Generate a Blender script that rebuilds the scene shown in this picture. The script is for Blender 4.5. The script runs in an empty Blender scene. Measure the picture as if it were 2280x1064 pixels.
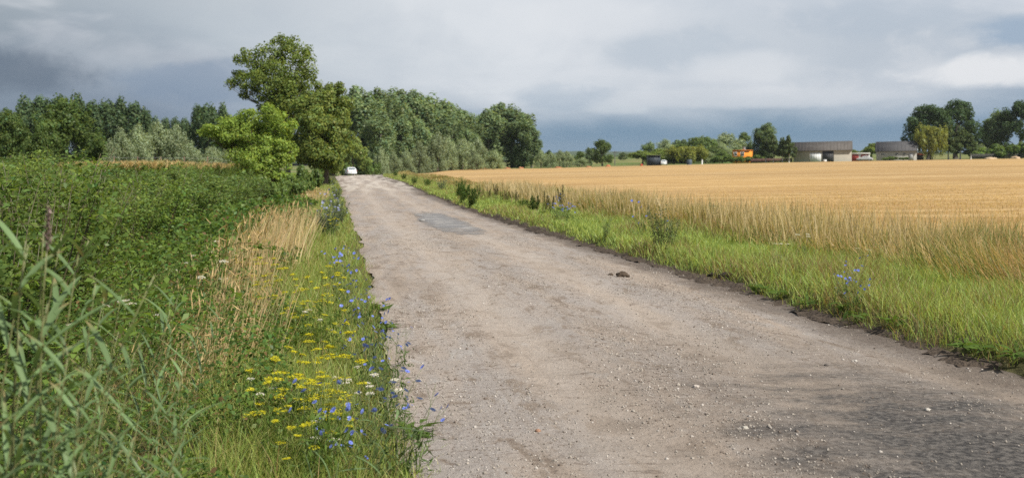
import bpy, math, random
import numpy as np
from mathutils import Vector

rng = np.random.default_rng(11)
random.seed(11)
SC = bpy.context.scene
COL = SC.collection
F = 2217.0          # focal length in photo pixels (35 mm on a 36 mm wide sensor, 2280 px)
CX, HY = 1140.0, 350.0
CAM_Z = 1.70
R = math.radians
ORD = ('first second third fourth fifth sixth seventh eighth ninth tenth eleventh twelfth thirteenth fourteenth fifteenth '
       'sixteenth seventeenth eighteenth nineteenth twentieth twenty-first twenty-second twenty-third twenty-fourth twenty-fifth '
       'twenty-sixth twenty-seventh twenty-eighth twenty-ninth thirtieth').split()

# ------------------------------------------------------------------ noise
def _hash(ix, iy, seed):
    h = (ix.astype(np.int64) * 374761393 + iy.astype(np.int64) * 668265263 + seed * 974711) & 0xffffffff
    h = ((h ^ (h >> 13)) * 1274126177) & 0xffffffff
    return ((h ^ (h >> 16)) & 0xffff) / 65535.0

def vnoise(x, y, seed=0):
    x = np.asarray(x, float); y = np.asarray(y, float)
    ix = np.floor(x); iy = np.floor(y); fx = x - ix; fy = y - iy
    fx = fx * fx * (3 - 2 * fx); fy = fy * fy * (3 - 2 * fy)
    a = _hash(ix, iy, seed); b = _hash(ix + 1, iy, seed); c = _hash(ix, iy + 1, seed); d = _hash(ix + 1, iy + 1, seed)
    return (a * (1 - fx) + b * fx) * (1 - fy) + (c * (1 - fx) + d * fx) * fy - 0.5

def fbm(x, y, seed=0, o=4):
    s = 0; a = 1.0
    for i in range(o):
        s = s + a * vnoise(np.asarray(x) * 2 ** i, np.asarray(y) * 2 ** i, seed + i * 17); a *= .5
    return s

def sstep(a, b, x):
    t = np.clip((np.asarray(x, float) - a) / (b - a), 0, 1)
    return t * t * (3 - 2 * t)

# ------------------------------------------------------------------ the lie of the land
def base(X, Y):
    X = np.asarray(X, float); Y = np.asarray(Y, float)
    Yc = np.minimum(Y, 330) + 60 * (1 - np.exp(-np.maximum(Y - 330, 0) / 60)) * 0.0
    z = -.0101 * Yc + .0055 * 15 * np.log1p(np.exp(np.clip((Yc - 40) / 15, -50, 50)))
    z = z + .0022 * np.clip(Y - 330, 0, 900)
    z = z + .021 * 260 * np.tanh(X / 260)
    return z

TR_L = [(1130, 970), (1064, 948), (960, 925), (830, 893), (680, 848), (625, 835), (534, 806), (468, 779), (423, 762), (392, 747)]
TR_R = [(1400, 4100), (845, 2280), (735, 1900), (650, 1660), (588, 1450), (512, 1185), (478, 1075), (450, 998), (425, 938), (404, 893), (393, 852)]

def _edge(tr):
    py = np.array([p[0] for p in tr][::-1], float); px = np.array([p[1] for p in tr][::-1], float)
    Ys = np.concatenate([np.arange(3.0, 60, 1.0), np.arange(60, 176, 4.0)])
    Xs = []
    for Y in Ys:
        X = -2.0
        for _ in range(12):
            q = HY + (CAM_Z - float(base(X, Y))) / Y * F
            x = np.interp(q, py, px)
            if q > py[-1]:
                x = px[-1] + (q - py[-1]) * (px[-1] - px[-2]) / (py[-1] - py[-2])
            X = (x - CX) / F * Y
        Xs.append(X)
    Xs = np.array(Xs)
    k = np.ones(5) / 5
    Xs[2:-2] = np.convolve(Xs, k, 'valid')
    s0 = (Xs[6] - Xs[0]) / (Ys[6] - Ys[0])
    Ys = np.concatenate([[-60], Ys, [190, 210, 240, 300, 420]])
    e = Xs[-1]
    Xs = np.concatenate([[Xs[0] - s0 * 63], Xs, [e - 1.6, e - 2.6, e - 2.6, e + 1, e + 14]])
    return Ys, Xs
_LY, _LX = _edge(TR_L)
_RY, _RX = _edge(TR_R)
def XL(Y): return np.interp(Y, _LY, _LX)
def XR(Y): return np.interp(Y, _RY, _RX)
def XC(Y): return (XL(Y) + XR(Y)) / 2

def crest(X, Y):
    u = np.asarray(X) - XC(Y)
    return -.045 * np.maximum(np.asarray(Y, float) - 183, 0).clip(0, 60) * (1 - sstep(5, 14, u))

def road_z(X, Y):
    return base(X, Y) + crest(X, Y)

def G(X, Y):
    X = np.asarray(X, float); Y = np.asarray(Y, float)
    z = base(X, Y) + crest(X, Y)
    dl = XL(Y) - X; dr = X - XR(Y)
    near = 1 - sstep(60, 150, Y)
    z = z - .38 * sstep(.9, 3.2, dl) * (1 - sstep(5, 9, dl)) * near
    z = z + .10 * sstep(0.0, .4, dr) * (1 - sstep(2.5, 6, dr) * .4) * (1 - sstep(90, 200, dr))
    off = sstep(0, .5, np.maximum(dl, dr)) * (1 - sstep(40, 130, Y))
    z = z + off * (.05 * fbm(X * .8, Y * .8, 5, 3) + .10 * fbm(X * .13, Y * .13, 9, 2))
    z = z - .05 * (1 - sstep(0, .12, np.maximum(dl, dr)))
    return z

def ray(px, py, Y):
    return Vector(((px - CX) / F * Y, Y, CAM_Z - (py - HY) / F * Y))

def hit(px, py):
    t = (px - CX) / F
    Ys = np.geomspace(2.2, 330, 1500)
    d = (CAM_Z - (py - HY) / F * Ys) - G(t * Ys, Ys)
    k = np.argmax(d < 0)
    Y = Ys[k] if (d < 0).any() else 300.0
    return t * Y, Y

# ------------------------------------------------------------------ mesh builder
class MB:
    def __init__(s):
        s.v = []; s.t = []; s.q = []; s.r = []; s.n = 0
    def add(s, V, quads=None, tris=None, tint=(1, 1, 1)):
        V = np.asarray(V, float).reshape(-1, 3)
        T = np.asarray(tint, float)
        if T.ndim == 1: T = np.broadcast_to(T, (len(V), 3))
        s.v.append(V); s.t.append(T)
        if quads is not None and len(quads): s.q.append(np.asarray(quads, np.int64).reshape(-1, 4) + s.n)
        if tris is not None and len(tris): s.r.append(np.asarray(tris, np.int64).reshape(-1, 3) + s.n)
        s.n += len(V)
    def box(s, lo, hi, tint=(1, 1, 1)):
        x0, y0, z0 = lo; x1, y1, z1 = hi
        V = [(x0, y0, z0), (x1, y0, z0), (x1, y1, z0), (x0, y1, z0), (x0, y0, z1), (x1, y0, z1), (x1, y1, z1), (x0, y1, z1)]
        s.add(V, [(0, 3, 2, 1), (4, 5, 6, 7), (0, 1, 5, 4), (1, 2, 6, 5), (2, 3, 7, 6), (3, 0, 4, 7)], None, tint)
    def tube(s, pts, rad, sides=6, tint=(1, 1, 1)):
        pts = np.asarray(pts, float); n = len(pts); rad = np.broadcast_to(np.asarray(rad, float), (n,))
        d = np.gradient(pts, axis=0); d /= np.linalg.norm(d, axis=1)[:, None] + 1e-9
        ref = np.where(np.abs(d[:, 2:3]) > .9, np.array([[1., 0, 0]]), np.array([[0., 0, 1]]))
        a = np.cross(d, ref); a /= np.linalg.norm(a, axis=1)[:, None] + 1e-9
        b = np.cross(d, a)
        th = np.arange(sides) / sides * 2 * math.pi
        V = pts[:, None, :] + rad[:, None, None] * (np.cos(th)[None, :, None] * a[:, None, :] + np.sin(th)[None, :, None] * b[:, None, :])
        i = np.arange(n - 1)[:, None] * sides; j = np.arange(sides)[None, :]; k = (j + 1) % sides
        Q = np.stack([i + j, i + k, i + sides + k, i + sides + j], -1).reshape(-1, 4)
        c = [[0, q, q + 1] for q in range(1, sides - 1)] + [[(n - 1) * sides, (n - 1) * sides + q, (n - 1) * sides + q + 1] for q in range(1, sides - 1)]
        s.add(V.reshape(-1, 3), Q, c, tint)
    def loft(s, rings, tint=(1, 1, 1), cap=True):
        rings = np.asarray(rings, float); n, k = rings.shape[:2]
        i = np.arange(n - 1)[:, None] * k; j = np.arange(k)[None, :]; m = (j + 1) % k
        Q = np.stack([i + j, i + m, i + k + m, i + k + j], -1).reshape(-1, 4)
        T = []
        if cap:
            T = [[0, q + 1, q] for q in range(1, k - 1)] + [[(n - 1) * k, (n - 1) * k + q, (n - 1) * k + q + 1] for q in range(1, k - 1)]
        s.add(rings.reshape(-1, 3), Q, T, tint)
    def mesh(s, name, mat, smooth=False):
        me = bpy.data.meshes.new(name)
        V = np.concatenate(s.v); T = np.concatenate(s.t)
        q = np.concatenate(s.q) if s.q else np.zeros((0, 4), np.int64)
        r = np.concatenate(s.r) if s.r else np.zeros((0, 3), np.int64)
        me.vertices.add(len(V)); me.vertices.foreach_set('co', V.astype(np.float32).ravel())
        li = np.concatenate([q.ravel(), r.ravel()]).astype(np.int32)
        me.loops.add(len(li)); me.loops.foreach_set('vertex_index', li)
        st = np.concatenate([np.arange(len(q)) * 4, len(q) * 4 + np.arange(len(r)) * 3]).astype(np.int32)
        me.polygons.add(len(st)); me.polygons.foreach_set('loop_start', st)
        if smooth: me.polygons.foreach_set('use_smooth', np.ones(len(st), bool))
        at = me.attributes.new('tint', 'FLOAT_COLOR', 'POINT')
        at.data.foreach_set('color', np.concatenate([T, np.ones((len(T), 1))], 1).astype(np.float32).ravel())
        me.update(calc_edges=True)
        if mat: me.materials.append(mat)
        return me
    def build(s, name, mat, parent=None, smooth=False):
        return link(name, s.mesh(name, mat, smooth), parent)

def link(name, data, parent=None):
    o = bpy.data.objects.new(name, data); COL.objects.link(o)
    if parent is not None: o.parent = parent
    return o

def tag(o, label=None, cat=None, group=None, kind=None):
    if label: o['label'] = label
    if cat: o['category'] = cat
    if group: o['group'] = group
    if kind: o['kind'] = kind
    return o

def thing(name, label, cat, loc, rz=0, scale=(1, 1, 1), group=None):
    o = bpy.data.objects.new(name, None); COL.objects.link(o)
    o.location = loc; o.rotation_euler = (0, 0, rz); o.scale = scale; o.empty_display_size = .2
    return tag(o, label, cat, group)

NAMES = {'cloud_shaded_poplar': 'poplar_tree', 'mid_green_tree': 'broadleaf_tree'}
def place(name, parts, label, cat, loc, rz=0, scale=(1, 1, 1), group=None):
    """a thing whose parts are (part name, mesh data) pairs; data is shared between copies"""
    r = thing(NAMES.get(name, name), label, cat, loc, rz, scale, group)
    for pn, me in parts:
        link(pn, me, r)
    return r

# ------------------------------------------------------------------ materials
def newmat(name):
    m = bpy.data.materials.new(name); m.use_nodes = True
    nt = m.node_tree; nt.nodes.clear()
    return m, nt
class NT:
    def __init__(s, nt): s.nt = nt
    def n(s, typ, **kw):
        x = s.nt.nodes.new(typ)
        for k, v in kw.items():
            if k.startswith('i_'):
                key = k[2:]
                key = int(key) if key.isdigit() else key
                x.inputs[key].default_value = v
            else: setattr(x, k, v)
        return x
    def l(s, a, b): s.nt.links.new(a, b)
    def val(s, x):
        return x
    def math(s, op, a, b=None, c=None, clamp=False):
        m = s.n('ShaderNodeMath', operation=op); m.use_clamp = clamp
        for i, v in enumerate((a, b, c)):
            if v is None: continue
            if isinstance(v, (int, float)): m.inputs[i].default_value = v
            else: s.l(v, m.inputs[i])
        return m.outputs[0]
    def mix(s, f, a, b, blend='MIX'):
        m = s.n('ShaderNodeMix', data_type='RGBA', blend_type=blend)
        m.clamp_factor = True
        for sock, v in ((m.inputs[0], f), (m.inputs[6], a), (m.inputs[7], b)):
            if isinstance(v, (int, float)): sock.default_value = v
            elif isinstance(v, (tuple, list)): sock.default_value = (*v, 1) if len(v) == 3 else v
            else: s.l(v, sock)
        return m.outputs[2]
    def noise(s, vec, scale, detail=4, rough=.55, dist=0):
        x = s.n('ShaderNodeTexNoise'); x.inputs['Scale'].default_value = scale; x.inputs['Detail'].default_value = detail
        x.inputs['Roughness'].default_value = rough; x.inputs['Distortion'].default_value = dist
        if vec is not None: s.l(vec, x.inputs['Vector'])
        return x.outputs['Fac']
    def ramp(s, f, stops, interp='LINEAR'):
        r = s.n('ShaderNodeValToRGB'); r.color_ramp.interpolation = interp
        e = r.color_ramp.elements
        while len(e) < len(stops): e.new(.5)
        for i, (p, c) in enumerate(stops):
            e[i].position = p; e[i].color = (*c, 1) if not isinstance(c, (int, float)) else (c, c, c, 1)
        s.l(f, r.inputs[0])
        return r.outputs[0]
    def mapr(s, f, a, b, c=0, d=1, smooth=True):
        m = s.n('ShaderNodeMapRange'); m.interpolation_type = 'SMOOTHSTEP' if smooth else 'LINEAR'
        s.l(f, m.inputs[0]); m.inputs[1].default_value = a; m.inputs[2].default_value = b; m.inputs[3].default_value = c; m.inputs[4].default_value = d
        return m.outputs[0]
    def scale(s, vec, sc):
        m = s.n('ShaderNodeMapping'); m.inputs['Scale'].default_value = sc; s.l(vec, m.inputs['Vector'])
        return m.outputs[0]

def veg_mat(name, trans=.35, gloss=.06, rnd=.18, gain=1.0):
    m, nt = newmat(name); N = NT(nt)
    at = N.n('ShaderNodeAttribute', attribute_name='tint')
    oi = N.n('ShaderNodeObjectInfo')
    k = N.mapr(oi.outputs['Random'], 0, 1, (1 - rnd) * gain, (1 + rnd) * gain, False)
    c = N.n('ShaderNodeVectorMath', operation='SCALE'); N.l(at.outputs['Color'], c.inputs[0]); N.l(k, c.inputs['Scale'])
    d = N.n('ShaderNodeBsdfDiffuse'); N.l(c.outputs[0], d.inputs['Color'])
    t = N.n('ShaderNodeBsdfTranslucent')
    tc = N.mix(1.0, c.outputs[0], (1.15, 1.1, .55), 'MULTIPLY'); N.l(tc, t.inputs['Color'])
    mx = N.n('ShaderNodeMixShader'); mx.inputs[0].default_value = trans
    N.l(d.outputs[0], mx.inputs[1]); N.l(t.outputs[0], mx.inputs[2])
    g = N.n('ShaderNodeBsdfGlossy'); g.inputs['Roughness'].default_value = .42; g.inputs['Color'].default_value = (.8, .85, .8, 1)
    m2 = N.n('ShaderNodeMixShader'); m2.inputs[0].default_value = gloss
    N.l(mx.outputs[0], m2.inputs[1]); N.l(g.outputs[0], m2.inputs[2])
    o = N.n('ShaderNodeOutputMaterial'); N.l(m2.outputs[0], o.inputs[0])
    return m
def solid_mat(name, rough=.8, bump=0, bscale=30, metal=0, colvar=.15, vscale=3, spec=.3):
    m, nt = newmat(name); N = NT(nt)
    at = N.n('ShaderNodeAttribute', attribute_name='tint')
    tc = N.n('ShaderNodeTexCoord')
    nz = N.noise(tc.outputs['Object'], vscale, 5, .6)
    k = N.mapr(nz, .25, .75, 1 - colvar, 1 + colvar, False)
    c = N.n('ShaderNodeVectorMath', operation='SCALE'); N.l(at.outputs['Color'], c.inputs[0]); N.l(k, c.inputs['Scale'])
    p = N.n('ShaderNodeBsdfPrincipled'); N.l(c.outputs[0], p.inputs['Base Color'])
    p.inputs['Roughness'].default_value = rough; p.inputs['Metallic'].default_value = metal
    p.inputs['Specular IOR Level'].default_value = spec
    if bump:
        b = N.n('ShaderNodeBump'); b.inputs['Strength'].default_value = bump; b.inputs['Distance'].default_value = .05
        N.l(N.noise(tc.outputs['Object'], bscale, 4), b.inputs['Height']); N.l(b.outputs[0], p.inputs['Normal'])
    o = N.n('ShaderNodeOutputMaterial'); N.l(p.outputs[0], o.inputs[0])
    return m
M_LEAF = veg_mat('leaf', .48, .012, .16, 1.45)
M_NEARLEAF = veg_mat('near_leaf', .48, .012, .28, 1.2)
M_GRASS = veg_mat('grass_blade', .45, .015, .05, 1.18)
M_REED = veg_mat('reed_leaf', .38, .04, .10)
M_PETAL = veg_mat('petal', .35, .02, .08)
M_STEM = veg_mat('stem', .12, .05, .08)
M_BARK = solid_mat('bark', .9, .5, 12, 0, .3, 4)
M_WALL = solid_mat('rendered_wall', .9, .2, 6, 0, .10, .9)
M_ROOF = solid_mat('fibre_cement_roof', .85, .2, 10, 0, .22, .7)
M_PAINT = solid_mat('painted_wood', .6, .05, 8, 0, .12, 1.5)
M_CAR = solid_mat('car_paint', .25, 0, 1, 0, .02, 1, .6)
M_GLASS = solid_mat('dark_glass', .08, 0, 1, 0, .05, 1, .8)
M_RUBBER = solid_mat('rubber', .8, 0, 1, 0, .1, 3)
M_SOIL = solid_mat('soil', .95, 1.0, 22, 0, .35, 9, .1)
M_STONE = solid_mat('stone', .85, .4, 60, 0, .2, 30)

# ------------------------------------------------------------------ ground sheet
def strip_uv(me, uv):
    l = me.uv_layers.new(name='road_uv')
    vi = np.zeros(len(me.loops), np.int32); me.loops.foreach_get('vertex_index', vi)
    l.data.foreach_set('uv', uv[vi].astype(np.float32).ravel())

def grid_faces(nr, nc):
    i = np.arange(nr - 1)[:, None]; j = np.arange(nc - 1)[None, :]
    a = i * nc + j
    return np.stack([a, a + 1, a + nc + 1, a + nc], -1).reshape(-1, 4)

def ground():
    Yv = np.concatenate([np.linspace(-400, -20, 12), np.arange(-15, 3, 1.0), np.arange(3, 30, .3), np.arange(30, 80, .8), np.arange(80, 260, 4), np.geomspace(260, 3300, 40)])
    uv = np.concatenate([-np.geomspace(3300, 14, 34), np.arange(-13.5, -3.5, .5), np.arange(-3.5, -1.8, .12), np.arange(-1.8, 1.8, .6),
                         np.arange(1.8, 4, .08), np.arange(4, 14, .5), np.geomspace(14, 3300, 34)])
    YY, UU = np.meshgrid(Yv, uv, indexing='ij')
    XX = XC(YY) + UU
    ZZ = G(XX, YY)
    m = MB(); m.add(np.stack([XX, YY, ZZ], -1).reshape(-1, 3), grid_faces(len(Yv), len(uv)))
    mat, nt = newmat('ground_earth_and_grass'); N = NT(nt)
    g = N.n('ShaderNodeNewGeometry')
    n1 = N.noise(g.outputs['Position'], .6, 6, .6); n2 = N.noise(g.outputs['Position'], 9, 5, .65); n3 = N.noise(g.outputs['Position'], .02, 4)
    c = N.mix(N.mapr(n1, .35, .65), (.075, .085, .03), (.13, .115, .06))
    c = N.mix(N.mapr(n2, .3, .7), N.mix(.6, c, (.03, .03, .015)), c)
    far = N.mix(N.mapr(n3, .45, .55), (.10, .15, .04), (.20, .19, .08))
    d = N.n('ShaderNodeVectorMath', operation='LENGTH'); N.l(g.outputs['Position'], d.inputs[0])
    c = N.mix(N.mapr(d.outputs['Value'], 120, 330), c, far)
    p = N.n('ShaderNodeBsdfPrincipled'); N.l(c, p.inputs['Base Color']); p.inputs['Roughness'].default_value = .95; p.inputs['Specular IOR Level'].default_value = .1
    b = N.n('ShaderNodeBump'); b.inputs['Strength'].default_value = .7; b.inputs['Distance'].default_value = .06; N.l(n2, b.inputs['Height']); N.l(b.outputs[0], p.inputs['Normal'])
    o = N.n('ShaderNodeOutputMaterial'); N.l(p.outputs[0], o.inputs[0])
    tag(m.build('ground', mat, smooth=True), kind='structure')

def edge_wob(Y, s):
    return .16 * fbm(np.asarray(Y) * .9, np.asarray(Y) * 0 + s, 31, 4) + .10 * fbm(np.asarray(Y) * .22, np.asarray(Y) * 0 + s, 37, 2)

def road_surf(X, Y):
    U = X - XC(Y); hw = (XR(Y) - XL(Y) + .32) / 2
    near = 1 - sstep(30, 60, Y)
    Z = road_z(X, Y) + .05 * (1 - (U / hw) ** 2) - .014 * np.exp(-((U - .55) / .28) ** 2) - .014 * np.exp(-((U + 1.1) / .28) ** 2) - .03 * np.exp(-((U - 1.9) / .35) ** 2)
    Z = Z + near * (.018 * fbm(X * 1.6, Y * .9, 3, 3) + .006 * fbm(X * 7.3 + Y * 4.1, Y * 6.1 - X * 4.7, 4, 3) + .02 * np.maximum(fbm(X * 2.6, Y * 3.4, 14, 3) - .42, 0))
    return Z - near * .014 * np.exp(-((U - 2.1) / .18) ** 2) * (.5 + .5 * np.sin(Y * 46)) * sstep(.0, .15, vnoise(Y * .35, U * 0, 3))

def road():
    Yv = np.concatenate([np.arange(-30, 3, 1.0), np.arange(3, 14, .05), np.arange(14, 30, .12), np.arange(30, 70, .5), np.arange(70, 240, 2.5)])
    nu = 110
    s = np.linspace(0, 1, nu)
    xl = XL(Yv) - .10 + edge_wob(Yv, 3); xr = XR(Yv) + .22 + edge_wob(Yv, 8) * .5
    XX = xl[:, None] + (xr - xl)[:, None] * s[None, :]
    YY = np.repeat(Yv[:, None], nu, 1)
    U = XX - XC(YY)
    Z = road_surf(XX, YY)
    m = MB(); m.add(np.stack([XX, YY, Z], -1).reshape(-1, 3), grid_faces(len(Yv), nu))
    mat, nt = newmat('gravel_road'); N = NT(nt)
    uvn = N.n('ShaderNodeUVMap', uv_map='road_uv'); UV = uvn.outputs[0]
    sp = N.n('ShaderNodeSeparateXYZ'); N.l(UV, sp.inputs[0])
    u, v = sp.outputs[0], sp.outputs[1]
    st = N.scale(UV, (1.0, .16, 1)); st2 = N.scale(UV, (1.0, .45, 1))
    nA = N.noise(st, 1.5, 6, .6, .3); nB = N.noise(st2, 3.2, 7, .68, .5); nC = N.noise(UV, 22, 5, .7); nD = N.noise(UV, 110, 3, .7)
    c = N.mix(N.mapr(nA, .36, .62), (.400, .335, .282), (.352, .322, .305))
    c = N.mix(N.mapr(nB, .55, .68, 0, .8), c, (.41, .39, .375))
    c = N.mix(N.mapr(nB, .36, .48, .95, 0), c, (.215, .170, .135))
    big = N.noise(N.scale(UV, (.8, .22, 1)), .8, 4, .6)
    c = N.mix(N.mapr(big, .52, .66, 0, .55), c, (.235, .190, .155))
    # fine grit
    c = N.mix(N.mapr(nC, .54, .70, 0, .65), c, (.52, .475, .43))
    c = N.mix(N.mapr(nC, .32, .46, .95, 0), c, (.13, .10, .085))
    c = N.mix(N.mapr(nD, .34, .47, .6, 0), c, (.13, .11, .10))
    # compacted paler wheel tracks, looser darker crown between them
    def bump_u(u0, w):
        q = N.math('DIVIDE', N.math('SUBTRACT', N.math('ADD', u, N.math('MULTIPLY', N.math('SUBTRACT', N.noise(N.scale(UV, (.2, .12, 1)), 1.0, 3), .5), .5)), u0), w)
        return N.math('POWER', 2.718, N.math('MULTIPLY', N.math('MULTIPLY', q, q), -1.0))
    c = N.mix(1.0, c, (.90, .90, .91), 'MULTIPLY')
    tm = N.math('MULTIPLY', N.math('ADD', bump_u(.55, .30), bump_u(-1.1, .34)), N.mapr(nA, .3, .6, .25, .6))
    c = N.mix(tm, c, (.41, .355, .31))
    cm = N.math('MULTIPLY', N.math('ADD', bump_u(-.25, .30), bump_u(1.35, .3)), N.mapr(nC, .40, .56, .55, 0))
    c = N.mix(cm, c, (.19, .155, .13))
    # embedded stones
    vo = N.n('ShaderNodeTexVoronoi'); vo.inputs['Scale'].default_value = 34; N.l(UV, vo.inputs['Vector'])
    pick = N.n('ShaderNodeSeparateColor'); N.l(vo.outputs['Color'], pick.inputs[0])
    stone = N.math('MULTIPLY', N.mapr(vo.outputs['Distance'], .16, .26, 1, 0), N.mapr(pick.outputs[0], .72, .76))
    stonec = N.mix(pick.outputs[1], (.26, .25, .25), (.66, .63, .60))
    gravelly = N.mapr(nA, .40, .60, .25, 1)
    c = N.mix(N.math('MULTIPLY', stone, gravelly), c, stonec)
    # tyre tracks: thin dark scuffs along the road
    wv = N.noise(N.scale(UV, (9.0, .10, 1)), 1.0, 4, .6)
    c = N.mix(N.math('MULTIPLY', N.mapr(wv, .54, .66, 0, .4), N.mapr(nB, .35, .6)), c, (.22, .18, .15))
    # cross-wise crumbs of dark earth
    cr = N.noise(N.scale(UV, (2.4, 9.0, 1)), 1.6, 5, .65)
    crm = N.math('MULTIPLY', N.mapr(cr, .56, .66, 0, .9), N.mapr(N.noise(UV, .5, 3), .42, .55))
    c = N.mix(crm, c, (.14, .105, .085))
    # dark soil along the field side and a thin strip at the left
    en = N.math('ADD', u, N.math('MULTIPLY', N.math('SUBTRACT', N.noise(N.scale(UV, (1, .5, 1)), 1.6, 6, .65), .5), 1.1))
    c = N.mix(N.mapr(en, 1.6, 2.35, 0, .92), c, N.mix(N.mapr(nC, .3, .7), (.075, .06, .052), (.15, .125, .11)))
    en2 = N.math('ADD', u, N.math('MULTIPLY', N.math('SUBTRACT', N.noise(UV, 2.2, 6, .7), .5), 1.2))
    c = N.mix(N.mapr(en2, -2.75, -2.3, .7, 0), c, (.17, .135, .11))
    # damp coarse black gravel close to the camera on the field side
    du = N.math('MULTIPLY', N.math('SUBTRACT', u, 1.0), .62); dv = N.math('MULTIPLY', N.math('SUBTRACT', v, 5.0), .34)
    rr = N.math('SQRT', N.math('ADD', N.math('MULTIPLY', du, du), N.math('MULTIPLY', dv, dv)))
    rr = N.math('ADD', rr, N.math('MULTIPLY', N.math('SUBTRACT', N.noise(N.scale(UV, (1, 1.6, 1)), 2.0, 6, .65), .5), 1.9))
    c = N.mix(N.mapr(rr, .3, 2.3, .72, 0), c, (.185, .155, .132))
    damp = N.mapr(rr, .3, 1.15, .97, 0)
    c = N.mix(damp, c, N.mix(N.mapr(nC, .38, .66), (.028, .026, .026), (.15, .138, .128)))
    # pale dust where the road crests
    pal = N.math('MULTIPLY', N.mapr(v, 62, 80), N.mapr(N.noise(N.scale(UV, (1, .07, 1)), 1.1, 4), .42, .6))
    c = N.mix(N.math('MULTIPLY', pal, .7), c, (.50, .46, .42))
    p = N.n('ShaderNodeBsdfPrincipled'); N.l(c, p.inputs['Base Color']); p.inputs['Specular IOR Level'].default_value = .25
    N.l(N.mapr(damp, 0, .9, .92, .6), p.inputs['Roughness'])
    h = N.math('ADD', N.math('MULTIPLY', nC, .8), N.math('ADD', N.math('MULTIPLY', nD, .35), N.math('ADD', N.math('MULTIPLY', stone, .35), N.math('MULTIPLY', nB, 1.2))))
    b = N.n('ShaderNodeBump'); b.inputs['Strength'].default_value = .75; b.inputs['Distance'].default_value = .03; N.l(h, b.inputs['Height']); N.l(b.outputs[0], p.inputs['Normal'])
    o = N.n('ShaderNodeOutputMaterial'); N.l(p.outputs[0], o.inputs[0])
    ob = m.build('road', mat, smooth=True)
    strip_uv(ob.data, np.stack([U, YY], -1).reshape(-1, 2))
    tag(ob, kind='structure')
    # old asphalt patch, 4 mm proud of the gravel
    pts = [(918, 478), (960, 476), (1005, 488), (1045, 503), (1076, 520), (1072, 531), (1030, 533), (985, 522), (945, 509), (925, 494)]
    P = []
    for a, bb in pts:
        X, Y = hit(a, bb); P.append((X, Y))
    P = np.array(P); c0 = P.mean(0)
    n = 260
    th = np.linspace(0, 1, n, endpoint=False) * len(P)
    k = th.astype(int); f = (th - k)[:, None]
    out = P[k % len(P)] * (1 - f) + P[(k + 1) % len(P)] * f
    out = c0 + (out - c0) * (1 + .16 * fbm(np.arange(n) * .16, np.zeros(n), 3, 4))[:, None]
    rings = [c0 + (out - c0) * q for q in np.linspace(.02, 1, 60)]
    V = np.concatenate(rings)
    zz = road_surf(V[:, 0], V[:, 1]) + .012
    i = np.arange(59)[:, None] * n; j = np.arange(n)[None]; kk = (j + 1) % n
    Q = np.stack([i + j, i + kk, i + n + kk, i + n + j], -1).reshape(-1, 4)
    m = MB(); m.add(np.column_stack([V, zz]), Q, None, np.repeat(np.linspace(0, 1, 60), n)[:, None] * np.ones((1, 3)))
    mat, nt = newmat('old_asphalt'); N = NT(nt)
    g = N.n('ShaderNodeNewGeometry')
    n1 = N.noise(g.outputs['Position'], 2.0, 6, .65); n2 = N.noise(g.outputs['Position'], 30, 4, .7); n3 = N.noise(g.outputs['Position'], 1.1, 5, .6)
    c = N.mix(N.mapr(n2, .3, .7), (.15, .15, .158), (.23, .23, .24)); c = N.mix(N.mapr(n1, .46, .66), c, (.34, .33, .325))
    p = N.n('ShaderNodeBsdfPrincipled'); N.l(c, p.inputs['Base Color']); p.inputs['Roughness'].default_value = .75
    tr = N.n('ShaderNodeBsdfTransparent'); mx = N.n('ShaderNodeMixShader')
    at = N.n('ShaderNodeAttribute', attribute_name='tint')
    ed = N.math('SUBTRACT', 1.25, N.math('ADD', at.outputs['Fac'], N.math('MULTIPLY', N.math('SUBTRACT', n3, .5), -1.5)))
    ed = N.math('ADD', ed, N.math('MULTIPLY', N.math('SUBTRACT', n2, .5), .6))
    N.l(N.mapr(ed, .0, .75, 0, .85), mx.inputs[0]); N.l(tr.outputs[0], mx.inputs[1]); N.l(p.outputs[0], mx.inputs[2])
    o = N.n('ShaderNodeOutputMaterial'); N.l(mx.outputs[0], o.inputs[0])
    tag(m.build('asphalt_patch', mat, smooth=True), kind='structure')

def soil_bank():
    Yv = np.concatenate([np.arange(2, 40, .06), np.arange(40, 120, .5)])
    prof_u = np.linspace(0, 1, 14)
    w = edge_wob(Yv, 8)
    d0 = XR(Yv) - .10 + w * .5 + .16 * fbm(Yv * 2.1, Yv * 0, 77, 3)
    XX = d0[:, None] + prof_u[None] * .55
    YY = np.repeat(Yv[:, None], 14, 1)
    h = np.interp(prof_u, [0, .12, .26, .36, .55, .8, 1], [-.01, .02, .055, .085, .09, .07, .02])
    Z = road_z(XX, YY) + h[None] * (1 + .9 * fbm(YY * 1.6, XX * 2, 12, 3)) * np.interp(YY, [7, 11, 17], [.2, .5, .9]) * (.25 + .75 * sstep(-.3, .3, fbm(YY * .33, XX * 0, 19, 2))) + .035 * fbm(XX * 12, YY * 8, 13, 3)
    m = MB(); m.add(np.stack([XX, YY, Z], -1).reshape(-1, 3), grid_faces(len(Yv), 14), None, (.085, .068, .056))
    tag(m.build('soil_bank', M_SOIL), kind='structure')

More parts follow.
